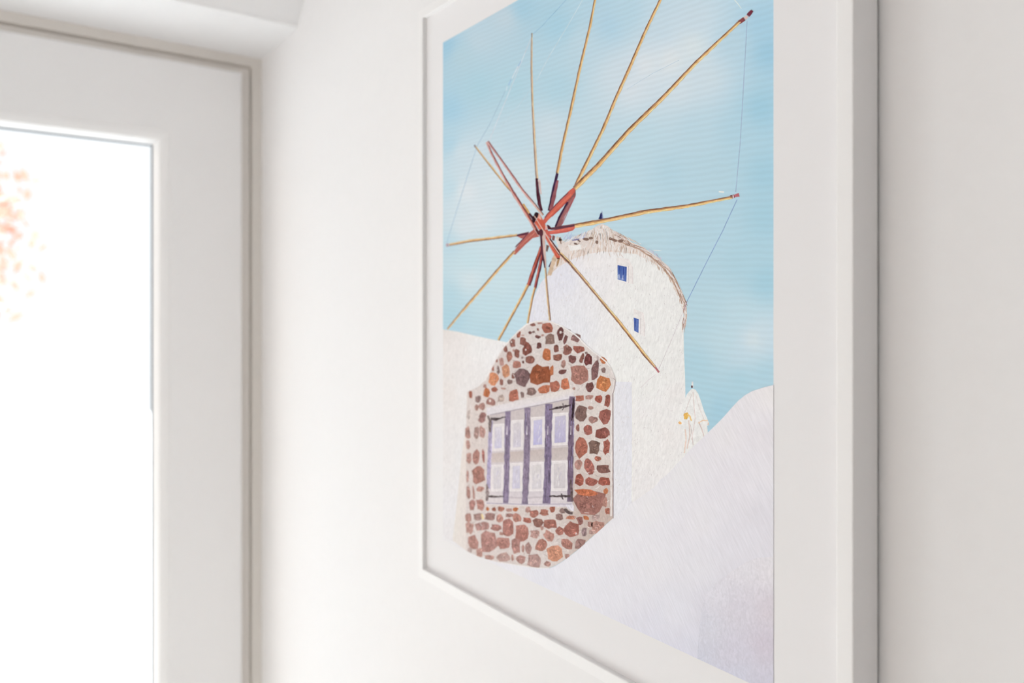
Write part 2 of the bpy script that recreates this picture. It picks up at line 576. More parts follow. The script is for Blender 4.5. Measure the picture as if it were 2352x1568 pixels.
class Ink:
    """Collects flat coloured polygons (traced points) of one printed thing."""

    def __init__(self):
        self.v, self.f, self.c = [], [], []
        self.n = 0

    def depth(self, layer):
        return Y_MAT - OY - (layer + (self.n % 10) * 0.09) * LAYER

    def poly(self, pts, rgb, layer, bump=True):
        b = len(self.v)
        if bump:
            self.n += 1
        for k, (x, y) in enumerate(pts):
            X, Z = sheet(x, y)
            self.v.append((X, self.depth(layer), Z))
            c = rgb[k] if isinstance(rgb[0], (list, tuple)) else rgb
            self.c.append(albedo(x, c))
        self.f.append(tuple(range(b, b + len(pts))))

    def stroke(self, pts, w, rgb, layer, wob=0.25, step=7.0, jit=10, rnd=random, side=0.0):
        """Ribbon along pts; w = width or widths per point; side shifts it across."""
        self.n += 1
        if not isinstance(w, (list, tuple)):
            w = [w] * len(pts)
        if not isinstance(rgb[0], (list, tuple)):
            rgb = [rgb] * len(pts)
        P = []
        for i in range(len(pts) - 1):
            (x0, y0), (x1, y1) = pts[i], pts[i + 1]
            n = max(1, int(math.hypot(x1 - x0, y1 - y0) / step))
            for k in range(n):
                t = k / n
                P.append((x0 + (x1 - x0) * t, y0 + (y1 - y0) * t, w[i] + (w[i + 1] - w[i]) * t,
                          [rgb[i][q] + (rgb[i + 1][q] - rgb[i][q]) * t for q in range(3)]))
        P.append((*pts[-1], w[-1], list(rgb[-1])))
        L = []
        for i, (x, y, ww, c) in enumerate(P):
            a, bb = P[max(0, i - 1)], P[min(len(P) - 1, i + 1)]
            dx, dy = bb[0] - a[0], bb[1] - a[1]
            d = math.hypot(dx, dy) or 1
            nx, ny = -dy / d, dx / d
            o = side * ww + rnd.uniform(-wob, wob)
            h = ww / 2 * rnd.uniform(1 - 0.25 * min(1, wob * 2), 1 + 0.25 * min(1, wob * 2))
            j = rnd.uniform(-jit, jit)
            L.append(((x + nx * (o - h), y + ny * (o - h)), (x + nx * (o + h), y + ny * (o + h)), [max(0, min(255, q + j)) for q in c]))
        for i in range(len(L) - 1):
            self.poly([L[i][0], L[i + 1][0], L[i + 1][1], L[i][1]], [L[i][2], L[i + 1][2], L[i + 1][2], L[i][2]], layer, False)

    def blob(self, cx, cy, w, h, rgb, layer, rot=0.0, n=11, jit=0.16, rnd=random, cj=14):
        self.n += 1
        r = math.radians(rot)
        pts, cols = [], []
        j = rnd.uniform(-cj, cj) * 0.6
        for k in range(n):
            a = 2 * math.pi * (k + rnd.uniform(-0.25, 0.25)) / n
            q = (abs(math.cos(a)) ** 3.4 + abs(math.sin(a)) ** 3.4) ** (-1 / 3.4)
            q *= 1 + rnd.uniform(-jit, jit * 0.7)
            px, py = math.cos(a) * w / 2 * q, math.sin(a) * h / 2 * q
            pts.append((cx + px * math.cos(r) - py * math.sin(r), cy + px * math.sin(r) + py * math.cos(r)))
            jj = j + rnd.uniform(-cj, cj)
            cols.append([max(0, min(255, v + jj)) for v in rgb])
        b = len(self.v)
        X, Z = sheet(cx, cy)
        self.v.append((X, self.depth(layer), Z))
        self.c.append(albedo(cx, [max(0, min(255, v + j)) for v in rgb]))
        for (x, y), c in zip(pts, cols):
            X, Z = sheet(x, y)
            self.v.append((X, self.depth(layer), Z))
            self.c.append(albedo(x, c))
        for k in range(n):
            self.f.append((b, b + 1 + k, b + 1 + (k + 1) % n))

    def build(self, name, style, parent, label=None):
        me = mesh_from(name, self.v, self.f)
        ca = me.color_attributes.new('ink', 'FLOAT_COLOR', 'POINT')
        flat = []
        for c in self.c:
            flat += [*c, 1.0]
        ca.data.foreach_set('color', flat)
        o = new_obj(name, me, INK[style], parent)
        if label:
            o['label'] = label
        return o


def blend(samples, x, y, power=2.6):
    acc, tot = [0, 0, 0], 0
    for sx, sy, c in samples:
        d = (sx - x) ** 2 + (sy - y) ** 2 + 60
        wgt = d ** (-power / 2)
        tot += wgt
        for i in range(3):
            acc[i] += c[i] * wgt
    return [a / tot for a in acc]


def to_px(X, Z):
    """Sheet point back to the traced frame, to look a colour up."""
    r = X / Y_MAT
    t = (-CA - r * SA) / (r * CA - SA)
    lam = Y_MAT / (SA + t * CA)
    return CX + t * FPX, HORIZON - (Z - CAM_H) / lam * FPX


def area(name, pts, samples, layer, style, parent, nx=40, nz=50, label=None):
    """A printed area cut by a grid so that its colour can drift from place to place."""
    bm = bmesh.new()
    vs = []
    for x, y in pts:
        X, Z = sheet(x, y)
        vs.append(bm.verts.new((X, 0, Z)))
    bm.faces.new(vs)
    xs = [v.co.x for v in vs]
    zs = [v.co.z for v in vs]
    for axis, lo, hi, n in ((0, min(xs), max(xs), nx), (2, min(zs), max(zs), nz)):
        for k in range(1, n):
            co, no = [0, 0, 0], [0, 0, 0]
            co[axis] = lo + (hi - lo) * k / n
            no[axis] = 1
            bmesh.ops.bisect_plane(bm, geom=list(bm.verts) + list(bm.edges) + list(bm.faces), dist=1e-7, plane_co=co, plane_no=no)
    for v in bm.verts:
        v.co.y = Y_MAT - OY - layer * LAYER
    for fc in bm.faces:
        fc.normal_update()
        if fc.normal.y > 0:
            fc.normal_flip()
    me = bpy.data.meshes.new(name)
    bm.to_mesh(me)
    bm.free()
    ca = me.color_attributes.new('ink', 'FLOAT_COLOR', 'POINT')
    for i, v in enumerate(me.vertices):
        x, y = to_px(v.co.x + OX, v.co.z + OZ)
        ca.data[i].color = (*albedo(x, blend(samples, x, y)), 1)
    o = new_obj(name, me, INK[style], parent)
    if label:
        o['label'] = label
    return o


# sky, the whole sheet
SKY = [(1020, 105, (163, 205, 226)), (1060, 130, (186, 215, 226)), (1100, 90, (194, 217, 228)), (1160, 40, (196, 216, 226)),
       (1200, 20, (170, 208, 225)), (1280, 60, (172, 210, 226)), (1030, 250, (170, 210, 229)), (1100, 200, (178, 214, 227)),
       (1180, 200, (180, 214, 226)), (1280, 200, (180, 213, 226)), (1030, 330, (180, 214, 229)), (1060, 350, (208, 226, 234)),
       (1100, 370, (212, 227, 234)), (1070, 440, (224, 233, 237)), (1130, 420, (216, 230, 235)), (1030, 430, (196, 222, 232)),
       (1070, 520, (218, 230, 235)), (1100, 500, (220, 231, 236)), (1200, 400, (208, 226, 232)), (1260, 300, (205, 222, 230)), (1180, 320, (196, 220, 230)),
       (1030, 560, (192, 220, 230)), (1080, 600, (200, 226, 233)), (1080, 640, (212, 229, 234)), (1150, 560, (205, 226, 233)), (1150, 640, (203, 226, 232)),
       (1030, 680, (184, 216, 227)), (1030, 730, (178, 213, 225)), (1120, 700, (196, 223, 231)), (1180, 720, (196, 222, 232)), (1120, 765, (188, 218, 228)),
       (1340, 100, (192, 217, 228)), (1400, 60, (178, 210, 226)), (1440, 30, (184, 213, 226)), (1520, 60, (198, 217, 227)), (1600, 40, (200, 217, 226)),
       (1420, 170, (206, 221, 229)), (1480, 150, (218, 226, 231)), (1540, 140, (219, 226, 231)), (1590, 110, (214, 224, 230)), (1620, 180, (204, 219, 227)),
       (1450, 200, (214, 224, 230)), (1560, 200, (208, 221, 228)), (1680, 100, (184, 210, 222)), (1750, 60, (166, 202, 220)), (1765, 120, (158, 198, 217)),
       (1750, 250, (160, 200, 217)), (1690, 300, (176, 207, 220)), (1600, 300, (186, 212, 223)), (1480, 320, (190, 216, 226)), (1400, 380, (186, 215, 226)),
       (1540, 400, (180, 210, 222)), (1640, 400, (181, 209, 220)), (1760, 400, (164, 201, 216)), (1760, 500, (166, 202, 216)), (1640, 520, (180, 209, 221)),
       (1440, 480, (190, 217, 227)), (1330, 470, (196, 221, 230)), (1480, 540, (186, 213, 223)), (1600, 600, (180, 209, 221)), (1700, 600, (174, 206, 218)), (1760, 650, (164, 201, 215)),
       (1620, 720, (182, 210, 220)), (1700, 720, (188, 213, 222)), (1730, 780, (206, 219, 226)), (1760, 770, (196, 214, 222)), (1660, 780, (188, 213, 222)),
       (1600, 840, (174, 207, 219)), (1700, 820, (190, 212, 222)), (1700, 870, (172, 205, 217)), (1620, 920, (174, 207, 219)), (1650, 940, (166, 202, 217)), (1760, 860, (174, 205, 217)),
       (1560, -100, (186, 213, 226)), (1700, -150, (170, 205, 222)), (1380, -40, (176, 211, 227)), (1760, -250, (160, 200, 220))]
x0, x1 = 1017.5, 1776.5
corner = [to_px(PRINT_X[0], PRINT_Z[0]), to_px(PRINT_X[1], PRINT_Z[0]), to_px(PRINT_X[1], PRINT_Z[1]), to_px(PRINT_X[0], PRINT_Z[1])]
prt = area('print', corner, SKY, 1, 'sky', pic, 90, 110, 'printed sheet with a pale blue sky')

# faint rigging against the sky
for pts, w, c in [([(1221, 84), (1170, 210), (1124, 322)], 1.6, (212, 221, 230)),
                  ([(1190, 152), (1176, 180)], 2.0, (216, 224, 233)), ([(1197, 140), (1190, 152)], 1.6, (150, 188, 222)),
                  ([(1174, 182), (1168, 196)], 1.8, (150, 186, 220)), ([(1165, 198), (1163, 208)], 1.8, (210, 222, 232)),
                  ([(1160, 210), (1125, 285), (1096, 335), (1075, 400), (1050, 480), (1026, 558)], 1.2, (160, 192, 212)),
                  ([(1224, 78), (1245, 60), (1300, 0), (1330, -35)], 1.2, (146, 188, 214)),
                  ([(1338, 0), (1300, 66), (1262, 128), (1232, 185)], 1.3, (206, 221, 229)),
                  ([(1228, 192), (1190, 245), (1150, 292)], 1.2, (198, 218, 228)),
                  ([(1716, 48), (1711, 140), (1706, 230), (1700, 330), (1690, 441)], 1.5, (150, 170, 196)),
                  ([(1693, 458), (1660, 530), (1620, 608), (1578, 692)], 1.9, (138, 164, 200)),
                  ([(1687, 0), (1695, 9), (1703, 20)], 1.8, (216, 226, 232)),
                  ([(1440, 205), (1500, 168), (1560, 138)], 1.0, (188, 206, 218)),
                  ([(1651, 440), (1663, 441)], 3.4, (232, 234, 236))]:
    k = Ink()
    k.stroke(pts, w, c, 2, 0.15, 9, 8)
    k.build('rigging_line', 'soft', prt, 'thin printed rigging line')

# white wall at the left, behind the stone house
WALLS = [(1020, 770, (230, 225, 221)), (1045, 800, (236, 232, 229)), (1100, 800, (238, 237, 235)), (1130, 810, (238, 237, 236)),
         (1030, 900, (233, 228, 224)), (1060, 900, (236, 234, 232)), (1030, 1050, (234, 231, 229)), (1055, 1050, (233, 232, 231)), (1030, 1180, (233, 232, 233)), (1045, 1210, (232, 230, 230))]
area('white_wall', [(1017.5, 756), (1050, 761), (1092, 771), (1130, 779), (1166, 786), (1166, 905), (1085, 905), (1085, 1310), (1060, 1300), (1017.5, 1239.5)],
     WALLS, 3, 'plaster', prt, 12, 30)
kk = Ink()
kk.poly([(1073, 985), (1080, 985), (1080, 1276), (1071, 1270), (1040, 1241), (1053, 1120), (1061, 1040), (1068, 1000)],
        [(233, 224, 217), (230, 222, 216), (229, 221, 215), (229, 221, 215), (231, 226, 219), (231, 224, 217), (232, 224, 217), (233, 224, 217)], 4)
kk.build('house_side_wall', 'plaster', prt, 'cream shaded side wall of the house')

# folded white parasol beside the tower
k = Ink()
k.poly([(1587, 894), (1592, 892), (1598, 895), (1604, 904), (1609, 917), (1617, 943), (1623, 957), (1629.5, 972), (1627, 976), (1624.5, 978), (1626, 995), (1622, 1012), (1600, 1030), (1566, 1052),
        (1571, 1010), (1566, 985), (1558, 968), (1562, 951), (1566, 938), (1571, 924), (1577, 906)], (236, 231, 228), 8.2)
for pts, w, c in [([(1592, 900), (1594, 930), (1597, 960), (1593, 985), (1588, 1010)], 2.2, (220, 210, 206)), ([(1589, 905), (1580, 930), (1570, 955)], 1.6, (218, 210, 207)),
                  ([(1598, 905), (1606, 935), (1618, 965)], 1.4, (220, 212, 208)), ([(1582, 965), (1585, 1000), (1578, 1030)], 3.0, (214, 198, 190)),
                  ([(1574, 985), (1576, 1010), (1572, 1040)], 3.0, (226, 206, 194)), ([(1605, 968), (1612, 985), (1618, 1005)], 2.5, (214, 200, 196)),
                  ([(1604, 972), (1614, 965), (1626, 966)], 2.4, (228, 202, 176)), ([(1627, 970), (1627, 976)], 3, (214, 196, 184)),
                  ([(1586, 975), (1590, 1000), (1592, 1022)], 1.6, (206, 192, 188))]:
    k.stroke(pts, w, c, 9.2, 0.3, 6, 8)
k.blob(1576, 955, 11, 16, (238, 190, 104), 10.2)
k.stroke([(1579, 950), (1585, 956), (1588, 966)], 3.2, (238, 196, 130), 10.2, 0.3, 4)
k.blob(1562, 971, 8, 6, (236, 186, 128), 10.2, 30)
k.stroke([(1590.5, 890), (1590.5, 876)], 4, (226, 226, 230), 9.2, 0.1)
k.blob(1589.5, 888, 4.5, 6, (96, 70, 78), 10.2)
k.build('parasol', 'soft', prt, 'folded white parasol with an orange spot')

# tower
TOWER = [(1225, 715, (229, 229, 237)), (1250, 650, (228, 228, 235)), (1300, 640, (227, 227, 235)), (1290, 720, (231, 231, 238)), (1330, 760, (230, 230, 238)), (1360, 640, (234, 232, 234)),
         (1360, 600, (236, 233, 232)), (1400, 800, (235, 234, 235)), (1430, 700, (237, 234, 233)), (1450, 600, (238, 234, 231)), (1500, 680, (238, 235, 233)), (1540, 720, (237, 234, 231)),
         (1540, 850, (235, 232, 229)), (1480, 850, (237, 235, 233)), (1480, 1000, (235, 232, 229)), (1540, 1000, (233, 229, 226)), (1560, 900, (233, 229, 226)), (1430, 850, (236, 235, 235)), (1460, 1140, (232, 229, 228))]
area('windmill_tower', [(1214, 745), (1217, 728), (1220.5, 702), (1230.5, 672), (1243, 648), (1259, 629), (1281, 611), (1314, 594), (1347, 570), (1384, 560), (1430, 562), (1461, 573), (1502, 600), (1530.5, 626), (1547, 653),
                        (1559, 676), (1567, 700), (1570, 723), (1571, 802), (1573.5, 864), (1574.5, 905), (1574, 1060), (1470, 1160), (1400, 1205), (1395, 850), (1330, 790), (1240, 760)],
     TOWER, 6, 'plaster', prt, 50, 60)
rnd = random.Random(44)
k = Ink()
while k.n < 900:         # small painted nicks in the plaster
    x, y = rnd.uniform(1225, 1568), rnd.uniform(590, 1130)
    if y < 600 + abs(x - 1390) * 0.25 or (x < 1414 and y > 740) or y > 1130 - (x - 1460) * 0.8:
        continue
    L = rnd.uniform(1.5, 5)
    a = rnd.gauss(1.35, 0.3) if y < 760 else rnd.gauss(1.9, 0.35)
    c = rnd.choice([(216, 211, 210), (206, 200, 200), (222, 218, 219), (245, 243, 242), (244, 242, 241)])
    k.stroke([(x, y), (x + math.cos(a) * L, y + math.sin(a) * L)], [1.1, 0.5], c, 6.95, 0.1, 6, 4, rnd)
k.build('plaster_marks', 'soft', prt, 'fine nicks in the printed white plaster')['kind'] = 'stuff'
k = Ink()
k.poly([(1412, 876), (1451, 877), (1452, 960), (1451, 1160), (1405, 1192)], [(228, 227, 235), (226, 226, 236), (226, 225, 233), (228, 227, 231), (229, 228, 233)], 7)
k.stroke([(1452.5, 878), (1453, 960), (1452, 1150)], 2.2, (240, 237, 234), 8, 0.3)
k.build('tower_shade_panel', 'plaster', prt, 'pale lavender wall panel beside the stone house')

# tower windows, each with a recessed reveal and a blue shutter
for quad, rev in [([(1418.4, 608.6), (1439.8, 612.7), (1438.8, 647), (1418.4, 641)], [(1416, 592), (1444, 594), (1453, 612), (1454, 652), (1440, 651), (1416, 643)]),
                  ([(1455.7, 729), (1467.3, 733), (1466.7, 764.3), (1456.7, 759.6)], [(1455.5, 709), (1478, 718), (1482, 740), (1480, 772), (1466, 767), (1455, 761)])]:
    k = Ink()
    k.poly(rev, [(236, 229, 225), (232, 226, 223), (236, 230, 227), (235, 229, 226), (230, 224, 222), (240, 237, 236)], 7)
    k.poly(quad, [(66, 92, 162), (62, 86, 156), (78, 104, 172), (112, 136, 192)], 8)
    (ax, ay), (bx, by), (cx, cy), (dx, dy) = quad
    for i in range(7):
        u = 0.1 + 0.8 * i / 6
        k.stroke([(ax + (bx - ax) * u, ay + (by - ay) * u + 2), (dx + (cx - dx) * (u + 0.05), dy + (cy - dy) * u - 2)], 1.0, random.choice([(48, 66, 138), (104, 128, 190), (84, 110, 176)]), 9, 0.4, 5)
    if ax < 1430:
        k.poly([(ax, ay + 24), (ax + 4, ay + 20), (ax + 7, ay + 32), (ax, ay + 31)], (184, 196, 222), 9)
        k.poly([(ax + 9, ay + 33), (ax + 13, ay + 22), (ax + 15, ay + 34)], (190, 200, 224), 9)
    k.stroke([(bx + 4, by - 2), (cx + 5, cy + 3)], 1.5, (206, 198, 198), 8, 0.4, 5)
    k.stroke([rev[2], rev[3]], 1.3, (214, 206, 204), 8, 0.4, 6)
    k.build('tower_window', 'soft', prt, 'printed blue shuttered window in a white reveal')

# thatched roof
rnd = random.Random(11)
k = Ink()
ROOF_TOP = [(1259, 631), (1262, 612), (1276, 585), (1283, 560), (1281, 543), (1288, 549), (1297, 556), (1314, 551), (1334, 543), (1351, 533), (1367, 521), (1376, 516), (1384, 514), (1396, 519), (1412, 532), (1430, 541), (1447, 555), (1469, 563),
            (1490, 576), (1514, 593), (1537, 613), (1553, 639), (1567, 670), (1576, 692), (1578.5, 725), (1575.5, 748)]
ROOF_LOW = [(1571, 724), (1566, 698), (1558, 676), (1546, 653), (1529, 627), (1501, 604), (1461, 583), (1430, 580), (1384, 577), (1347, 584), (1314, 595), (1281, 613)]
mid = [(226, 216, 210)] * len(ROOF_TOP) + [(228, 215, 206)] * len(ROOF_LOW)
k.poly([(1275, 547), (1281, 542), (1292, 554), (1300, 560), (1300, 600), (1281, 614), (1261, 632), (1256, 634), (1264, 612), (1280, 590), (1286, 572)],
       [(236, 228, 222), (200, 184, 170), (206, 190, 178), (222, 210, 202), (220, 206, 196), (214, 196, 178), (212, 192, 170), (206, 190, 176), (212, 194, 172), (214, 196, 180), (238, 230, 226)], 9.4)
k.poly(ROOF_TOP + ROOF_LOW, mid, 10)
for i in range(560):     # straw, fanning from the peak
    t = rnd.random()
    if t < 0.55:
        x, y = 1384 + rnd.gauss(0, 34), 517 + abs(rnd.gauss(0, 22))
        ymin = 516 + abs(x - 1384) * (0.5 if x > 1384 else 0.42)
        y = max(y, ymin)
        ang = math.radians(90) + (1384 - x) * 0.012 + rnd.gauss(0, 0.12)
        L = rnd.uniform(7, 20)
    else:
        u = rnd.random()
        q = u * (len(ROOF_LOW) - 1)
        i0 = int(q)
        f_ = q - i0
        lx = ROOF_LOW[i0][0] + (ROOF_LOW[min(i0 + 1, len(ROOF_LOW) - 1)][0] - ROOF_LOW[i0][0]) * f_
        ly = ROOF_LOW[i0][1] + (ROOF_LOW[min(i0 + 1, len(ROOF_LOW) - 1)][1] - ROOF_LOW[i0][1]) * f_
        out = max(0.0, (lx - 1440) / 130)
        x, y = lx + rnd.uniform(-4, 4), ly - rnd.uniform(6, 20) * (1 - 0.75 * out)
        ang = math.radians(96) - out * 0.5 + rnd.gauss(0, 0.12)
        L = rnd.uniform(8, 22) * (1 - 0.4 * out)
    c = rnd.choice([(240, 235, 232), (234, 227, 223), (238, 233, 231), (214, 200, 192), (208, 188, 172), (222, 208, 198), (188, 164, 148)])
    k.stroke([(x, y), (x + math.cos(ang) * L * 0.5 + rnd.uniform(-1, 1), y + math.sin(ang) * L * 0.5), (x + math.cos(ang) * L, y + math.sin(ang) * L)], [1.0, 1.4, 0.5], c, 11, 0.3, 6, 6, rnd)
for x, y, w, h in [(1346, 549, 14, 7), (1357, 547, 10, 6), (1323, 560, 9, 5), (1313, 565, 8, 4), (1330, 553, 8, 3), (1410, 551, 16, 6), (1426, 553, 12, 7), (1441, 561, 12, 5), (1287, 551, 8, 6), (1371, 556, 7, 8), (1402, 548, 7, 7)]:
    k.blob(x, y, w, h, (132, 106, 94), 12, rnd.uniform(-10, 25), rnd=rnd)
for i in range(120):      # the ragged brown rim
    u = rnd.random()
    q = 14 + u * (len(ROOF_TOP) - 15.01)
    i0 = int(q)
    f_ = q - i0
    x = ROOF_TOP[i0][0] + (ROOF_TOP[i0 + 1][0] - ROOF_TOP[i0][0]) * f_
    y = ROOF_TOP[i0][1] + (ROOF_TOP[i0 + 1][1] - ROOF_TOP[i0][1]) * f_
    dx, dy = ROOF_TOP[i0 + 1][0] - ROOF_TOP[i0][0], ROOF_TOP[i0 + 1][1] - ROOF_TOP[i0][1]
    d = math.hypot(dx, dy)
    dx, dy = dx / d, dy / d
    s = rnd.uniform(1, 8)
    x, y = x - dy * s, y + dx * s
    L = rnd.uniform(8, 24)
    c = rnd.choice([(178, 148, 130), (196, 170, 154), (160, 128, 112), (222, 208, 202), (206, 186, 178)])
    k.stroke([(x, y), (x + dx * L, y + dy * L)], [1.7, 0.7], c, 12, 0.4, 6, 8, rnd)
k.stroke([(1402, 547), (1430, 557), (1465, 571), (1495, 589), (1520, 611), (1543, 640), (1557, 668), (1567, 697)], [2, 3, 3, 3.5, 3.5, 3.5, 3, 2], (182, 152, 134), 12, 0.7, 6, 18, rnd)
for i in range(26):      # loose straw against the sky
    x = rnd.uniform(1292, 1342)
    y = 551 - rnd.uniform(0, 4)
    k.stroke([(x, y), (x + rnd.uniform(2, 8), y - rnd.uniform(6, 18))], [1.3, 0.6], rnd.choice([(170, 180, 216), (200, 206, 226), (214, 218, 230)]), 11, 0.2, 6, 6, rnd)
for i in range(16):
    x = rnd.uniform(1490, 1520)
    y = 574 + (x - 1490) * 0.75
    k.stroke([(x, y), (x + rnd.uniform(-6, 2), y - rnd.uniform(3, 9))], [2, 0.8], (204, 204, 218), 11, 0.2, 6, 6, rnd)
k.poly([(1318, 564), (1330, 561), (1334, 562), (1336, 572), (1310, 576), (1304, 562)], (238, 234, 230), 12)
k.stroke([(1262, 632), (1271, 600), (1283, 572)], [8, 10, 8], (206, 182, 156), 11, 0.6, 5, 14, rnd)
k.stroke([(1284, 592), (1279, 612)], [7, 3], (170, 134, 96), 12, 0.5, 5, 14, rnd)
k.stroke([(1261, 613), (1266, 600)], [3, 1.5], (70, 60, 96), 12, 0.2)
k.stroke([(1286, 545), (1289, 560)], [5, 3], (150, 120, 104), 12, 0.5, 5, 12, rnd)
k.stroke([(1314, 552), (1330, 549)], [2, 3], (120, 116, 160), 12, 0.4)
k.stroke([(1379, 503), (1381, 488)], [9, 1.5], (44, 48, 96), 12, 0.3, 4, 8, rnd)
k.stroke([(1384, 502), (1383, 484)], [3, 0.8], (120, 128, 168), 12, 0.3, 4, 8, rnd)
k.build('thatched_roof', 'soft', prt, 'straw thatched windmill roof')

# rigging in front of the tower
for pts, w, c in [([(1578, 692), (1571, 712)], 1.8, (176, 146, 160)), ([(1569, 716), (1545, 775), (1514, 846)], 1.2, (212, 205, 206)), ([(1506, 860), (1490, 872), (1472, 890)], 1.2, (214, 207, 207))]:
    k = Ink()
    k.stroke(pts, w, c, 13, 0.2)
    k.build('rigging_line', 'soft', prt, 'faint rigging line in front of the tower')

# ---- the sails
TAN, TAN2, DARK = (214, 166, 108), (226, 186, 128), (142, 104, 84)
RED, RED2, RDK, PINK = (184, 84, 66), (160, 76, 66), (78, 34, 48), (190, 118, 112)


def spar(parts, layer=14):
    """parts: (points, widths, colour, kind) with kind tan / red / plain."""
    k = Ink()
    for pts, w, c, kind in parts:
        k.stroke(pts, w, c, layer, 0.25, 7, 14)
        if not isinstance(w, (list, tuple)):
            w = [w] * len(pts)
        if kind == 'tan':
            k.stroke(pts, [q * 0.34 for q in w], DARK, layer + 1, 0.3, 7, 20, side=-1.0)
            k.stroke(pts, [q * 0.34 for q in w], (240, 206, 150), layer + 1, 0.3, 7, 14, side=0.8)
        elif kind == 'tanr':
            k.stroke(pts, [q * 0.34 for q in w], DARK, layer + 1, 0.3, 7, 20, side=1.0)
            k.stroke(pts, [q * 0.34 for q in w], (240, 206, 150), layer + 1, 0.3, 7, 14, side=-0.8)
        elif kind == 'pink':
            k.stroke(pts, [q * 0.26 for q in w], (112, 62, 66), layer + 1, 0.3, 7, 18, side=-1.3)
            k.stroke(pts, [q * 0.3 for q in w], (226, 186, 176), layer + 1, 0.3, 7, 14, side=0.9)
        elif kind == 'red':
            k.stroke(pts, [q * 0.22 for q in w], RDK, layer + 1, 0.3, 7, 12, side=-1.9)
            k.stroke(pts, [q * 0.30 for q in w], (206, 108, 86), layer + 1, 0.4, 7, 14, side=0.5)
        elif kind == 'redr':
            k.stroke(pts, [q * 0.22 for q in w], RDK, layer + 1, 0.3, 7, 12, side=1.9)
            k.stroke(pts, [q * 0.30 for q in w], (206, 108, 86), layer + 1, 0.4, 7, 14, side=-0.5)
    k.build('sail_spar', 'soft', prt, 'printed wooden sail spar of the windmill')


spar([([(1222, 76), (1221.2, 120), (1221, 158), (1223, 233), (1227.5, 320), (1232.5, 398), (1234, 410)], [2.4, 3.6, 4, 4.4, 5, 5.5, 6], (206, 188, 172), 'tan' 'r'),
      ([(1233, 409), (1235, 440), (1239, 468), (1245, 484)], [6, 8, 8, 5], RDK, 'plain'), ([(1238, 412), (1243, 446)], [5, 3], (222, 200, 196), 'plain'),
      ([(1222, 76), (1222, 86)], 2.6, (70, 60, 110), 'plain')])
spar([([(1382, -70), (1367, 0), (1355.5, 60), (1332, 158), (1308, 268), (1290.5, 344), (1280, 398)], [4, 5, 5.4, 6, 6.2, 6.4, 6.6], TAN, 'tanr'),
      ([(1281, 396), (1270, 440), (1261, 484)], [6, 6, 6], (56, 32, 66), 'plain'), ([(1281, 414), (1273, 450), (1265, 482)], [5, 8, 8], (150, 90, 96), 'plain')])
spar([([(1550, -75), (1517, 0), (1483, 71), (1445, 159), (1414, 228), (1384, 300), (1336, 398), (1322, 428)], [5, 6.2, 6.6, 7, 7, 7.2, 8, 8], TAN, 'tanr'),
      ])
spar([([(1700, 49), (1600, 143), (1523.5, 224), (1445, 300), (1375.5, 378), (1320, 433)], [6.5, 8, 9, 10, 10.5, 11.5], TAN, 'tan' 'r'),
      ([(1728, 24), (1718, 36)], [6, 10], (112, 48, 62), 'plain'), ([(1717, 37), (1711, 43)], [8, 8], (222, 196, 190), 'plain'), ([(1710, 43), (1697, 52)], [9, 8], (128, 62, 64), 'plain')], 16)
spar([([(1682, 453), (1580, 473), (1480, 487), (1396, 505), (1320, 519)], [6.5, 8, 9.5, 9.5, 10], TAN, 'tanr'),
      ([(1698, 447), (1687, 450)], [8, 6], (186, 110, 116), 'plain'), ([(1687, 450), (1678, 453)], [7, 8], (96, 36, 48), 'plain'), ([(1684, 448), (1685, 455)], [3, 3], (226, 196, 198), 'plain')], 16)
spar([([(1286, 581), (1307.5, 602), (1340, 640), (1372, 679), (1423.5, 741), (1456, 782), (1480.5, 814), (1505, 843)], [7, 7, 6.5, 6, 6.5, 7, 7, 5], [(150, 112, 96), (150, 112, 100), (158, 124, 106), (160, 126, 106), (196, 148, 92), (206, 154, 92), (196, 150, 100), (176, 130, 110)], 'tan' 'r'),
      ([(1262, 548), (1286, 583), (1308, 604)], [4, 7, 5], RDK, 'plain'), ([(1227, 495), (1255, 540), (1288, 588), (1300, 602)], [1.6, 2, 2.2, 1.5], (232, 196, 180), 'plain'),
      ([(1505, 843), (1514, 855)], [5, 4], (190, 120, 124), 'plain')], 22)
spar([([(1248, 530), (1250, 570), (1253, 619)], [6, 6, 5], (216, 186, 176), 'plain'), ([(1242, 522), (1245, 575), (1252, 615)], [6, 5, 3], RDK, 'plain'),
      ([(1253, 615), (1256, 660), (1259, 690), (1263.5, 736)], [4, 4.5, 4.5, 4.5], (176, 146, 126), 'tan')], 18)
spar([([(1244, 566), (1230, 608), (1214, 655)], [7, 9, 9], (132, 58, 62), 'red'), ([(1213, 654), (1199, 682), (1171, 733), (1145, 781)], [6, 6, 5.5, 5], TAN, 'tan')], 14)
spar([([(1247, 575), (1240, 612), (1229, 662)], [6, 7, 6], (120, 54, 68), 'red'), ([(1229, 660), (1223, 682), (1212, 742)], [5, 5, 4], TAN, 'tan')], 15)
spar([([(1182, 577), (1140, 624), (1092, 680), (1059, 718), (1028, 756)], [5.5, 6, 6, 5, 3.5], TAN, 'tanr')], 17)
spar([([(1188, 540), (1130, 547), (1080, 553), (1032, 562)], [5.5, 6, 6, 5], [(204, 164, 120), (216, 168, 112), (224, 176, 120), (214, 170, 120)], 'tan'), ([(1025, 563), (1031, 562)], [7, 7], (176, 150, 160), 'plain')], 15)
spar([([(1118, 326), (1128, 350), (1153, 398), (1181, 446), (1210, 492), (1239, 540)], [5, 5, 5.5, 7, 8, 8], [(198, 150, 150), (186, 110, 108), (188, 116, 110), (176, 98, 90), (186, 100, 84), (160, 76, 66)], 'pink')], 18)
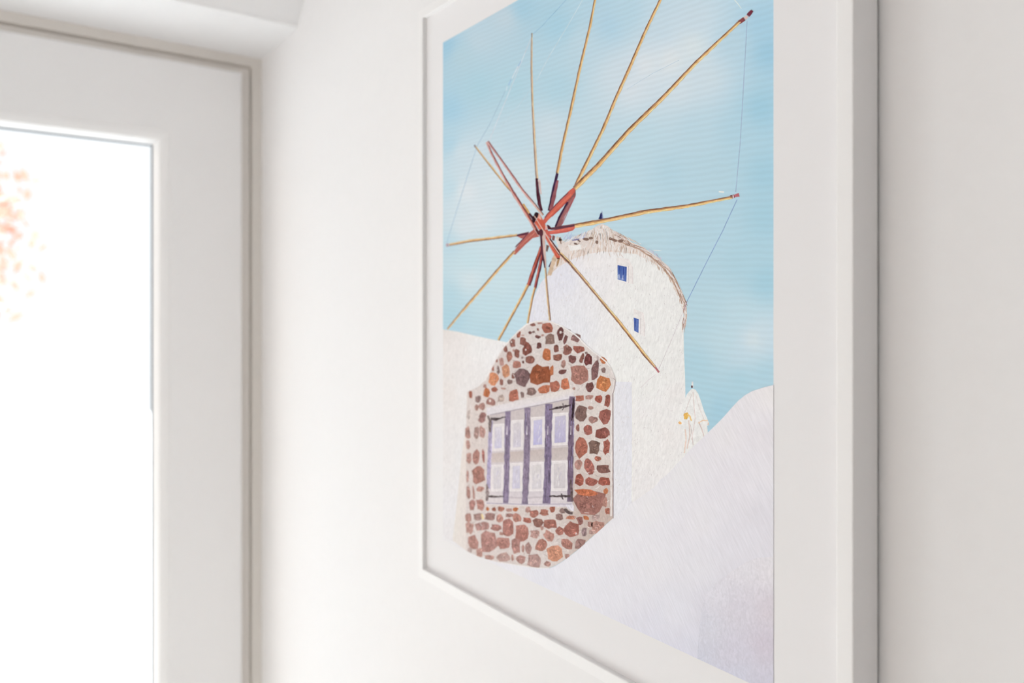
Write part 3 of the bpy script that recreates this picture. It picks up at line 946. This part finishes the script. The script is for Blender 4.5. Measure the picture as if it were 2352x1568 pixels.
spar([([(1120, 325), (1139, 350), (1174, 399), (1202, 439), (1228, 470), (1248, 494)], [6, 4.5, 5, 5.5, 6, 5], [(202, 160, 158), (176, 96, 100), (190, 124, 122), (192, 130, 124), (214, 180, 170), (190, 160, 140)], 'pink')], 19)
spar([([(1091, 335), (1126, 380), (1166, 430), (1181, 446)], [3, 4, 4, 3], (214, 170, 108), 'tanr'), ([(1202, 468), (1216, 490)], [4, 4], (222, 178, 116), 'plain'), ([(1216, 490), (1226, 503)], [4, 6], (74, 32, 46), 'plain'),
      ([(1090, 333), (1093, 338)], 3.6, (90, 90, 130), 'plain')], 16)
# hub and the red beams that carry the spars
def hz(pts):
    return [(1190 + x / 9.8, 440 + y / 9.8) for x, y in pts]


HUB = [('hub_beam', 18, [([(1240, 10), (1294, -40), (1300, 60), (1295, 100), (1240, 200), (1150, 380), (1050, 560), (980, 770), (830, 800), (900, 640), (1010, 430), (1100, 250), (1200, 110)], (146, 96, 96))],
        [([(1120, 230), (1010, 430), (900, 640), (840, 790)], 4.5, (58, 32, 62)), ([(1250, 120), (1130, 330), (1000, 620)], 3, (170, 108, 108)), ([(1285, 110), (1160, 370), (990, 740)], 1.5, (190, 104, 110))]),
       ('hub_beam', 19, [([(1150, -20), (1245, -92), (1292, -40), (1275, 20), (1200, 110), (1130, 210), (1000, 330), (860, 460), (760, 560), (680, 640), (600, 740), (560, 650), (620, 560), (700, 450), (820, 320), (960, 180), (1060, 70)], (200, 94, 78))],
        [([(1130, 20), (960, 185), (820, 325), (690, 470), (600, 590)], 2.6, (122, 72, 82)), ([(1200, 60), (1000, 260), (800, 450), (640, 620)], 4, (218, 116, 94)), ([(1190, 130), (1000, 335), (760, 565)], 1.6, (168, 70, 66))]),
       ('hub_beam', 17, [([(740, 810), (870, 790), (1270, 720), (1278, 785), (860, 860), (730, 860)], (98, 60, 72)), ([(670, 890), (900, 850), (1270, 780), (1282, 820), (1240, 870), (1110, 910), (870, 948), (680, 965)], (204, 98, 86))],
        [([(720, 905), (960, 870), (1250, 815)], 3, (220, 122, 104)), ([(1000, 770), (1260, 735)], 2, (140, 92, 100))]),
       ('hub_beam', 17, [([(350, 850), (430, 910), (480, 1010), (330, 1045), (150, 1205), (-60, 1420), (-130, 1400), (-10, 1220), (120, 1070), (210, 960)], (182, 102, 92))],
        [([(230, 930), (100, 1080), (-60, 1250)], 2.5, (112, 66, 80)), ([(380, 920), (220, 1060), (40, 1240)], 3, (200, 124, 110))]),
       ('hub_beam', 16, [([(-30, 965), (250, 900), (215, 975), (-30, 1010)], (94, 46, 62)), ([(-20, 1005), (215, 965), (140, 1070), (60, 1045)], (184, 108, 102))], []),
       ('hub_beam', 18, [([(610, 940), (740, 1080), (860, 1250), (965, 1440), (935, 1512), (880, 1512), (780, 1360), (680, 1170), (620, 1060)], (196, 90, 70))],
        [([(700, 1080), (800, 1260), (910, 1450)], 4, (212, 108, 84)), ([(880, 1505), (940, 1500)], 2.5, (90, 40, 40)), ([(640, 1060), (760, 1300), (860, 1480)], 1.5, (226, 150, 130))]),
       ('hub_beam', 16, [([(780, 980), (835, 1000), (815, 1110), (760, 1080)], (132, 88, 88)), ([(640, 1190), (700, 1220), (660, 1360), (630, 1330)], (110, 80, 72))], []),
       ('sail_hub', 20, [([(470, 480), (530, 570), (565, 645), (625, 765), (605, 870), (560, 900), (500, 880), (460, 840), (370, 700), (400, 660), (440, 590)], (202, 98, 78)),
                         ([(470, 490), (530, 575), (525, 640), (450, 590)], (228, 176, 158)), ([(500, 850), (560, 825), (570, 960), (540, 1020), (490, 1000), (470, 880)], (84, 42, 52)),
                         ([(610, 750), (665, 800), (650, 860), (615, 830)], (230, 178, 166)), ([(650, 740), (700, 760), (745, 810), (735, 850), (675, 850), (665, 800)], (84, 32, 42)),
                         ([(590, 860), (670, 850), (700, 960), (760, 1000), (740, 1070), (640, 960)], (196, 96, 84))],
        [([(400, 720), (460, 800), (500, 840)], 3, (222, 124, 98)), ([(400, 640), (330, 560)], 5, (48, 18, 32)), ([(340, 660), (375, 690)], 5, (48, 18, 32)), ([(400, 850), (470, 960)], 4, (80, 40, 46))])]
for name, lay, polys, strokes in HUB:
    k = Ink()
    for pts, c in polys:
        k.poly(hz(pts), [tuple(max(0, min(255, v + j)) for v in c) for j in [random.uniform(-10, 10) for _ in pts]], lay)
    for pts, w, c in strokes:
        k.stroke(hz(pts), w, c, lay + 1, 0.3, 5, 8)
    if name == 'sail_hub':
        k.blob(1231.5, 494.5, 9.5, 15, (40, 18, 28), lay + 2, 22, n=16, jit=0.04)
        k.blob(1227, 504, 8, 12, (44, 16, 30), lay + 1.5, 20, n=12, jit=0.08)
    k.build(name, 'soft', prt, 'red windmill hub with a black end' if name == 'sail_hub' else 'red brown beam at the windmill hub')

# ---- stone house
HOUSE = [(1073.5, 900), (1100, 887), (1114, 874), (1130.5, 841), (1143, 819), (1159, 794), (1175.5, 776), (1192, 759.5), (1210, 745), (1230.5, 738), (1249, 737), (1269, 740), (1292, 749), (1312, 761),
         (1330.5, 776), (1345, 791), (1363, 806.5), (1377.5, 818), (1392, 830), (1404, 843), (1414, 868), (1413, 884), (1409, 902), (1409, 1189), (1403, 1194), (1368.5, 1225), (1325, 1264), (1293, 1288), (1275, 1299),
         (1262, 1304), (1234, 1304), (1206, 1300), (1141, 1290), (1098, 1280), (1071.5, 1270), (1070.5, 1200), (1071, 980)]
MORTAR = [(1080, 950, (222, 212, 206)), (1240, 760, (218, 210, 205)), (1380, 850, (217, 209, 204)), (1390, 1000, (218, 209, 202)), (1090, 1200, (220, 211, 206)), (1240, 1280, (217, 208, 203)), (1380, 1190, (196, 178, 168)), (1370, 1215, (198, 182, 172)),
          (1200, 860, (214, 204, 199)), (1250, 1200, (216, 206, 200))]
area('stone_house', HOUSE, MORTAR, 25, 'mortar', prt, 40, 60, 'printed stone gable wall')



def inside(x, y, poly):
    r = False
    for i in range(len(poly)):
        (xa, ya), (xb, yb) = poly[i], poly[i - 1]
        if (ya > y) != (yb > y) and x < (xb - xa) * (y - ya) / (yb - ya) + xa:
            r = not r
    return r


rnd = random.Random(33)
k = Ink()
while k.n < 620:         # swirled brush marks in the mortar
    x, y = rnd.uniform(1072, 1412), rnd.uniform(740, 1300)
    if not inside(x, y, HOUSE) or not inside(x + 4, y + 4, HOUSE) or not inside(x - 5, y - 6, HOUSE) or not inside(x + 3, y - 8, HOUSE):
        continue
    a = rnd.uniform(0, 3.14)
    L = rnd.uniform(3, 7)
    b_ = rnd.uniform(-2.5, 2.5)
    c = rnd.choice([(238, 232, 229), (234, 226, 222), (196, 182, 176), (182, 166, 160), (204, 190, 184), (226, 214, 208)])
    k.stroke([(x - math.cos(a) * L, y - math.sin(a) * L * 0.8), (x - math.sin(a) * b_, y + math.cos(a) * b_), (x + math.cos(a) * L, y + math.sin(a) * L * 0.8)], [0.6, 1.5, 0.6], c, 25.4, 0.2, 4, 5, rnd)
k.build('mortar_marks', 'soft', prt, 'swirled brush marks in the printed mortar')['kind'] = 'stuff'

D_, B_, R_, O_, P_, G_, L_ = (106, 62, 58), (142, 90, 78), (168, 98, 78), (200, 116, 72), (190, 146, 134), (138, 112, 106), (216, 152, 116)
Z1 = [(1100, 320, 50, 35, B_), (1180, 305, 45, 20, P_), (1262, 360, 100, 110, R_), (1065, 410, 35, 28, D_), (1105, 402, 30, 22, G_), (1157, 375, 22, 28, B_), (1155, 458, 55, 32, D_), (940, 430, 42, 75, R_),
      (985, 440, 30, 14, P_), (1410, 420, 72, 120, D_), (1390, 325, 25, 18, G_), (1505, 382, 30, 15, G_), (1462, 487, 35, 95, D_, 18), (1580, 470, 95, 80, (150, 112, 108)), (1290, 490, 90, 105, (146, 116, 104)), (870, 525, 60, 95, B_),
      (985, 510, 60, 80, B_), (1170, 558, 52, 58, D_), (1035, 590, 88, 135, (134, 76, 64)), (790, 590, 42, 80, B_), (1365, 585, 48, 80, B_), (1490, 605, 80, 95, B_), (1620, 595, 110, 75, (150, 84, 70)), (835, 675, 58, 110, (172, 114, 96)),
      (920, 645, 50, 90, B_), (1252, 660, 80, 115, O_), (1380, 690, 85, 70, (146, 92, 76)), (1070, 710, 85, 75, B_), (980, 690, 22, 22, G_), (990, 742, 18, 30, D_), (1540, 712, 75, 85, D_), (1650, 700, 42, 95, B_, 20), (1720, 715, 80, 112, (112, 58, 56)),
      (1890, 725, 80, 55, O_, 45), (915, 770, 75, 80, (170, 112, 96)), (745, 735, 45, 75, P_), (1440, 765, 48, 80, P_), (690, 720, 20, 40, R_), (710, 830, 32, 80, G_), (800, 840, 72, 125, L_), (648, 805, 28, 60, R_),
      (980, 905, 155, 185, (116, 86, 86)), (1180, 880, 178, 190, (156, 84, 52)), (1312, 840, 35, 110, O_), (1430, 852, 85, 48, D_), (1625, 890, 185, 185, (174, 122, 108)), (1795, 830, 68, 180, (128, 90, 88), 8), (1895, 830, 38, 55, G_, -20),
      (660, 930, 95, 115, (222, 142, 98)), (880, 895, 35, 55, B_), (745, 965, 35, 60, B_), (840, 965, 50, 50, G_), (1895, 985, 140, 145, (212, 132, 82)), (1740, 1020, 85, 92, D_), (1465, 990, 82, 120, (190, 108, 74)), (1355, 1010, 98, 105, (176, 104, 82)),
      (1225, 1050, 115, 95, (194, 112, 78)), (1080, 1075, 92, 85, (150, 122, 114)), (980, 1110, 33, 70, G_), (885, 1120, 95, 118, (184, 112, 90)), (580, 1080, 60, 95, O_), (670, 1050, 60, 45, R_), (770, 1038, 50, 20, P_), (625, 1185, 88, 72, (168, 122, 112)),
      (740, 1150, 70, 70, (206, 184, 172)), (480, 1155, 58, 65, (152, 124, 118)), (400, 1105, 32, 80, R_), (525, 1240, 55, 75, P_), (470, 1250, 40, 60, P_), (1845, 1155, 75, 75, (160, 80, 64)), (1940, 1170, 58, 140, (146, 78, 64), 6), (1735, 1140, 75, 45, P_),
      (1625, 1150, 80, 65, R_), (1645, 1310, 110, 150, (126, 96, 88)), (1910, 1350, 110, 155, (148, 84, 72)), (1775, 1390, 90, 72, (166, 126, 116)), (1750, 1255, 60, 40, P_), (1605, 1480, 35, 75, B_), (1725, 1500, 90, 105, (150, 84, 72)), (1885, 1535, 140, 110, (144, 84, 74)),
      (530, 1365, 72, 95, (156, 112, 106)), (375, 1330, 30, 90, (206, 190, 182)), (560, 1010, 30, 40, P_), (1560, 1040, 30, 30, P_), (1700, 640, 24, 30, G_), (1830, 700, 24, 70, (206, 190, 186)), (1480, 560, 26, 26, P_), (1210, 440, 30, 20, P_), (880, 610, 20, 30, P_), (1000, 1010, 40, 20, P_)]
Z2 = [(345, 60, 50, 110, P_), (440, 60, 45, 110, (182, 150, 140)), (500, 60, 48, 118, P_), (350, 190, 40, 80, P_), (1550, 215, 125, 190, (172, 100, 80)), (1690, 215, 100, 125, (128, 100, 88)),
      (1815, 215, 60, 135, (158, 84, 68)), (355, 325, 45, 100, P_), (430, 325, 68, 138, (186, 136, 124)), (510, 310, 26, 120, (172, 110, 100)), (1625, 415, 85, 165, (168, 100, 88), -14), (1720, 335, 60, 45, R_), (1780, 445, 120, 82, (128, 86, 76)), (1515, 400, 68, 90, (196, 150, 138)),
      (460, 510, 118, 150, (184, 132, 118)), (342, 530, 26, 120, P_), (1525, 555, 85, 110, (160, 88, 72)), (1650, 580, 125, 75, (160, 90, 76)), (1790, 575, 95, 88, (158, 84, 68)), (1622, 785, 285, 240, (150, 98, 86)), (1600, 700, 195, 66, (202, 110, 72)),
      (1805, 680, 45, 55, O_), (350, 690, 40, 120, P_), (405, 700, 22, 120, P_), (475, 660, 65, 55, (190, 138, 124)), (390, 825, 58, 88, (180, 130, 120)), (475, 825, 70, 105, (182, 132, 120)), (1825, 890, 45, 60, R_), (555, 870, 28, 40, O_), (622, 870, 40, 35, R_), (697, 870, 58, 48, (190, 124, 104)),
      (780, 880, 50, 32, P_), (852, 870, 48, 42, O_), (980, 880, 48, 58, P_), (1045, 920, 80, 72, (176, 114, 98)), (1155, 905, 78, 60, (188, 124, 106)), (1240, 870, 48, 62, R_), (1345, 890, 50, 55, G_), (1440, 960, 90, 38, (200, 124, 96)), (350, 960, 48, 90, P_),
      (450, 950, 78, 66, (172, 138, 130)), (580, 950, 98, 62, (166, 128, 120)), (685, 965, 58, 76, (192, 138, 124)), (790, 935, 70, 38, (168, 124, 114)), (870, 960, 74, 80, (190, 132, 116)), (975, 990, 80, 50, (180, 110, 94), 15), (1315, 950, 75, 62, (142, 108, 100)), (1535, 990, 55, 75, (152, 100, 92), -20),
      (1600, 965, 58, 34, O_, 20), (365, 1070, 70, 110, P_), (500, 1055, 118, 88, (178, 136, 128)), (645, 1065, 92, 60, (182, 132, 122), 10), (770, 1075, 98, 165, (180, 124, 112)), (925, 1115, 120, 165, (178, 120, 106)), (1090, 1015, 88, 88, (150, 104, 92)), (1220, 1025, 116, 88, (172, 112, 98)),
      (1055, 1130, 78, 78, (186, 146, 136)), (1320, 1105, 82, 90, (172, 110, 96)), (1440, 1095, 128, 150, (170, 106, 92)), (1580, 1110, 48, 95, (140, 116, 116)), (1720, 1060, 120, 120, (186, 138, 124)), (1210, 1155, 110, 85, (190, 138, 124), 35), (400, 1225, 88, 130, (196, 148, 136)),
      (570, 1215, 150, 190, (184, 136, 126), -8), (720, 1230, 108, 112, (180, 126, 114)), (855, 1265, 82, 138, (186, 138, 128)), (985, 1285, 65, 105, (182, 146, 138)), (1125, 1255, 108, 118, (180, 124, 108)), (1395, 1245, 120, 80, (178, 122, 108), 40), (1535, 1240, 95, 95, (158, 120, 112)),
      (1270, 1340, 158, 155, (210, 146, 116)), (470, 1330, 58, 88, P_), (580, 1380, 88, 46, P_), (720, 1375, 118, 78, (200, 166, 156)), (820, 1385, 24, 60, P_), (905, 1400, 78, 80, (190, 146, 136)), (1045, 1425, 118, 125, (184, 148, 140)), (1190, 1450, 60, 50, P_), (1400, 1370, 45, 50, P_),
      (930, 1290, 26, 70, P_), (1640, 1030, 50, 50, (176, 130, 118)), (1800, 800, 40, 90, (190, 140, 124)), (1700, 960, 70, 60, (176, 150, 142)), (1660, 1110, 60, 50, (182, 146, 136)), (365, 1310, 40, 60, (190, 170, 164)), (1130, 1070, 30, 40, P_), (700, 1130, 40, 30, P_)]
rnd = random.Random(21)
n_st = 0
for src, (ox, oy, sc) in ((Z1, (1000, 680, 4.9)), (Z2, (1000, 980, 4.6113))):
    for it in src:
        X, Y, w, h, c = it[:5]
        x, y = ox + X / sc, oy + Y / sc
        rot = it[5] if len(it) > 5 else rnd.uniform(-7, 7)
        c = tuple(v * 0.88 + u * 0.12 for v, u in zip(c, (196, 178, 178)))
        lay = 27.5 if it[:2] == (1600, 700) else 26
        k = Ink()
        n_st += 1
        k.n = n_st % 10
        k.blob(x, y, w / sc * 1.2, h / sc * 1.17, tuple(v * 0.965 for v in c), lay, rot, 10, 0.24, rnd, 13)
        if w * h > 2600:     # brush marks inside the larger stones
            for q in range(max(2, int(w * h / 1500))):
                dx, dy = rnd.uniform(-0.3, 0.3) * w / sc, rnd.uniform(-0.3, 0.3) * h / sc
                a = rnd.uniform(0, 3.14)
                L = rnd.uniform(2, 5)
                f_ = rnd.choice([0.66, 0.76, 0.84, 1.12, 1.22, 1.3])
                k.stroke([(x + dx - math.cos(a) * L, y + dy - math.sin(a) * L), (x + dx + math.cos(a) * L, y + dy + math.sin(a) * L)], [1.4, 0.6], tuple(min(250, v * f_) for v in c), lay + 1, 0.3, 3, 5, rnd)
        for px_, py_, w_, h_ in [(1175, 785, 3, 4), (1208, 803, 3, 4), (1288, 763, 5, 6), (1126, 920, 5, 6)]:
            if abs(px_ - x) < 8 and abs(py_ - y) < 8:
                k.blob(px_, py_, w_, h_, (232, 222, 214), lay + 2, rnd=rnd)
        k.build('stone', 'ink', prt)
# pale rim of the gable and the dark line down its right edge
k = Ink()
k.stroke(HOUSE[2:20], 3.0, (238, 233, 230), 28, 0.4, 8, 5, rnd, side=0.1)
k.build('house_rim', 'soft', prt, 'pale plaster rim of the stone gable')
k = Ink()
k.stroke([(1404, 850), (1411, 870), (1409, 890), (1405, 905)], 2, (228, 220, 216), 28, 0.3)
k.stroke([(1407.5, 902), (1408, 1000), (1408.5, 1100), (1408.5, 1190)], 1.8, (166, 148, 150), 29, 0.3, 8, 14, rnd)
k.stroke([(1404.5, 910), (1404.5, 1050), (1404.5, 1185)], 3.4, (232, 224, 220), 28, 0.5, 8, 8, rnd)
k.stroke([(1408, 868), (1414, 872), (1413, 886), (1409, 902)], 1.2, (170, 150, 148), 29, 0.2)
k.build('house_edge', 'soft', prt, 'pale edge and dark line down the side of the stone house')
k = Ink()
k.stroke(HOUSE[29:35], 2.2, (238, 234, 232), 28, 0.3, 8, 5, rnd)
k.build('house_foot', 'soft', prt, 'pale foot line of the stone house')

# ---- barred window of the house
k = Ink()
k.poly([(1117, 937), (1160, 926), (1240, 909), (1312, 891), (1318, 895), (1318, 912), (1314, 914), (1128, 952), (1119, 953)], [(228, 223, 223), (226, 220, 219), (228, 222, 218), (228, 217, 208), (228, 220, 214), (226, 222, 226), (224, 219, 223), (222, 216, 219), (226, 222, 226)], 28)
k.poly([(1125, 951), (1316, 913), (1315, 1156), (1118, 1152)], [(206, 196, 195), (204, 194, 190), (214, 206, 208), (222, 214, 215)], 28)
k.poly([(1114, 1152), (1315, 1155), (1318, 1164), (1212, 1162), (1112, 1158)], [(226, 218, 218), (218, 210, 214), (214, 208, 216), (222, 214, 214), (228, 220, 218)], 29)
for (a, b_) in (((1130, 1046), (1306, 1036)),):
    k.poly([(1130, 1041), (1306, 1026), (1306, 1055), (1130, 1062)], [(206, 192, 186), (198, 186, 182), (204, 194, 190), (212, 200, 194)], 29)
k.poly([(1127, 1130), (1306, 1127), (1310, 1150), (1124, 1150)], [(216, 208, 210), (208, 200, 204), (220, 212, 214), (224, 216, 216)], 29)
k.stroke([(1126, 1140), (1200, 1143), (1308, 1139)], 4, (198, 188, 192), 30, 0.6, 8, 6, rnd)
k.stroke([(1126, 953), (1220, 934), (1314, 915)], 1.6, (170, 160, 172), 31, 0.3, 8, 8, rnd)
k.stroke([(1118, 1155), (1210, 1158), (1314, 1157)], 2.0, (176, 166, 182), 31, 0.3, 8, 8, rnd)
k.build('house_window', 'soft', prt, 'printed window behind bars in the stone house')
panes = [(1131, 1159, 974, 1036, 976), (1174, 1203, 965, 1033, 968), (1220, 1252, 958, 1028, 962), (1269, 1306, 949, 1023, 955)]
low = [(1129, 1157, 1067, 1128), (1172, 1201, 1063, 1128), (1218, 1250, 1061, 1128), (1267, 1305, 1058, 1127)]
incol = [((222, 217, 222), (208, 204, 222)), ((216, 210, 212), (212, 206, 216)), ((204, 200, 222), (188, 184, 218)), ((202, 196, 212), (186, 180, 210)),
         ((220, 215, 217), (216, 211, 214)), ((214, 210, 221), (210, 206, 221)), ((220, 215, 213), (216, 211, 214)), ((216, 210, 210), (208, 202, 204))]
for i, q in enumerate([p[:4] for p in panes] + low):
    xa, xb, ya, yb = q
    tl = -0.05 if i < 4 else -0.02
    k = Ink()
    h = (xb - xa) * tl
    k.poly([(xa, ya), (xb, ya + h * 1.4), (xb - 0.5, yb + h), (xa - 1, yb)], [(236, 231, 230)] * 4, 30)
    g = 6.0
    k.poly([(xa + g, ya + g + 2), (xb - g, ya + h + g), (xb - g - 0.5, yb + h - g), (xa + g - 1, yb - g)], [incol[i][0], incol[i][0], incol[i][1], incol[i][1]], 31)
    for off, cc in ((3.0, (214, 207, 207)), (g, (206, 199, 202))):
        k.stroke([(xa + off, ya + off + 1), (xb - off, ya + h + off), (xb - off, yb + h - off), (xa + off - 1, yb - off), (xa + off, ya + off + 1)], 0.9, cc, 32, 0.3, 8, 6, rnd)
    for r_ in range(12):
        x = rnd.uniform(xa + g + 2, xb - g - 2)
        y = rnd.uniform(ya + g + 6, yb - g - 12)
        k.stroke([(x, y), (x - rnd.uniform(0, 3), y + rnd.uniform(6, 12))], [1.2, 0.6], rnd.choice([(196, 188, 196), (236, 232, 234), (204, 198, 214)]), 32, 0.3, 5, 6, rnd)
    k.build('window_pane', 'soft', prt, 'printed pane with a white surround')
BARS = [([(1128, 966), (1126, 1010), (1124, 1060), (1122, 1122)], 8.5, (180, 170, 198)), ([(1167, 944), (1166, 1000), (1164.5, 1080), (1162, 1155)], 13, (146, 132, 156)),
        ([(1212, 936), (1212, 1000), (1209, 1080), (1206, 1157)], 14, (144, 130, 150)), ([(1261, 927), (1260, 1000), (1258.5, 1080), (1256, 1156)], 16, (134, 120, 146)),
        ([(1315, 910), (1313, 960), (1311, 1060), (1310, 1152)], 13, (120, 102, 122))]
for pts, w, c in BARS:
    k = Ink()
    k.stroke(pts, w, c, 33, 0.3, 8, 8, rnd)
    for r_ in range(16 if w > 9 else 6):
        u = rnd.uniform(0, 0.85)
        s = rnd.uniform(-0.42, 0.42) * w
        ya, yb = pts[0][1], pts[-1][1]
        y = ya + (yb - ya) * u
        x = pts[0][0] + (pts[-1][0] - pts[0][0]) * u + s
        L = rnd.uniform(14, 36)
        k.stroke([(x, y), (x - 0.4, y + L)], [1.5, 0.8], rnd.choice([tuple(v * 0.72 for v in c), tuple(v * 0.82 for v in c), tuple(min(245, v * 1.2) for v in c), (156, 146, 184)]), 34, 0.3, 8, 8, rnd)
    if w > 9:
        k.stroke([(pts[1][0] - 1, 978), (pts[1][0] - 1.5, 998)], [1, 2.2], (226, 218, 224), 35, 0.2)
    k.build('window_bar', 'ink', prt, 'printed purple grey window bar')
IRON = (84, 72, 74)
HINGES = [[([(1128, 961), (1140, 962), (1150, 960), (1162, 957)], [8, 6, 3.5, 2.5], IRON), ([(1122, 954), (1126, 968), (1126, 992)], [3, 8, 5], (134, 118, 114))],
          [([(1262, 940), (1280, 937), (1296, 934), (1312, 930)], [3, 5, 6, 4], IRON), ([(1318, 914), (1317, 940), (1314, 966)], [3, 6, 3], (62, 46, 52)), ([(1293, 926), (1296, 934), (1292, 942)], 2, IRON)],
          [([(1122, 1139), (1134, 1140), (1158, 1140)], [4, 5, 2.5], (112, 100, 100)), ([(1119, 1112), (1120, 1132), (1119, 1150)], [4, 8, 6], (150, 134, 132))],
          [([(1262, 1139), (1290, 1139), (1312, 1138)], [3.5, 4.5, 6], IRON), ([(1312, 1100), (1313, 1126), (1315, 1150)], [4, 6, 5], (110, 92, 92)), ([(1290, 1133), (1294, 1147)], 3, IRON)]]
for grp in HINGES:
    k = Ink()
    for pts, w, c in grp:
        k.stroke(pts, w, c, 36, 0.8, 4, 20, rnd)
    k.build('hinge', 'ink', prt, 'printed dark iron window hinge')
k = Ink()
k.poly([(1300, 1158), (1318, 1160), (1319, 1174), (1310, 1172), (1303, 1166)], (226, 222, 228), 35)
k.stroke([(1297, 1168), (1307, 1177), (1316, 1178)], [5, 8, 7], (98, 82, 80), 36, 0.8, 4, 20, rnd)
k.build('sill_bracket', 'ink', prt, 'dark bracket under the window corner')
k = Ink()
k.stroke([(1107, 1180), (1110, 1192)], [4, 5], (238, 220, 168), 36, 0.5)
k.build('yellow_fleck', 'soft', prt)

# ---- white foreground slope
HILL = [(1778, 883.5), (1776.5, 884), (1755, 889), (1727.5, 898), (1712, 907), (1697, 919), (1683, 934), (1668, 951), (1657, 963), (1646, 974), (1629.5, 990), (1608, 1011), (1584, 1034), (1571, 1049), (1556, 1064), (1539, 1083.5), (1529, 1092), (1517, 1101), (1510, 1112), (1502, 1120),
        (1480, 1135.5), (1454, 1153), (1421.5, 1181), (1403, 1195), (1368.5, 1226), (1325, 1265), (1293, 1289), (1275, 1300), (1262, 1305), (1234, 1305), (1206, 1301), (1141, 1291), (1098, 1281), (1071.5, 1271), (1055, 1258), (1040, 1242), (1026, 1237), (1017.5, 1226),
        corner[0], (corner[1][0] + 1.5, corner[1][1] + 1.5)]
HILLC = [(1770, 900, (230, 225, 226)), (1700, 950, (228, 224, 228)), (1650, 1000, (230, 226, 229)), (1560, 1080, (231, 229, 233)), (1480, 1160, (233, 231, 234)), (1400, 1240, (234, 232, 235)), (1330, 1290, (233, 232, 236)), (1250, 1320, (231, 231, 237)), (1180, 1305, (236, 235, 238)),
         (1100, 1285, (237, 236, 237)), (1030, 1242, (237, 236, 236)), (1700, 1100, (226, 222, 226)), (1600, 1200, (229, 226, 230)), (1500, 1300, (230, 228, 231)), (1400, 1360, (229, 228, 233)), (1300, 1370, (232, 232, 237)), (1760, 1000, (224, 219, 222)), (1760, 1200, (219, 215, 220)),
         (1700, 1250, (222, 219, 224)), (1600, 1300, (226, 224, 228)), (1550, 1400, (225, 224, 230)), (1500, 1440, (222, 221, 229)), (1580, 1480, (218, 217, 226)), (1700, 1400, (214, 210, 217)), (1770, 1400, (206, 198, 205)), (1650, 1520, (208, 206, 216)), (1770, 1560, (204, 199, 209)), (1640, 1400, (215, 212, 219))]
HILLC = [(x, y, tuple(v * 0.99 for v in c)) for x, y, c in HILLC]
area('white_slope', HILL, HILLC, 38, 'hill', prt, 60, 60, 'white plaster slope in the foreground of the print')
DARKP = [(1778, 1278), (1740, 1280), (1715, 1290), (1680, 1312), (1645, 1338), (1622, 1366), (1612, 1400), (1606, 1450), (1602, 1512), (corner[1][0] + 1.5, corner[1][1] + 1.5)]
DARKC = [(1700, 1300, (222, 218, 222)), (1640, 1360, (218, 215, 221)), (1620, 1440, (211, 210, 218)), (1610, 1510, (206, 206, 216)), (1700, 1400, (212, 207, 214)), (1770, 1300, (221, 216, 219)), (1770, 1400, (209, 201, 207)), (1760, 1480, (204, 196, 205)), (1690, 1500, (207, 203, 213)), (1770, 1570, (203, 199, 210)), (1690, 1550, (205, 204, 215))]
area('slope_shadow', DARKP, DARKC, 39, 'rough', prt, 24, 24, 'lavender grey hollow in the white slope')
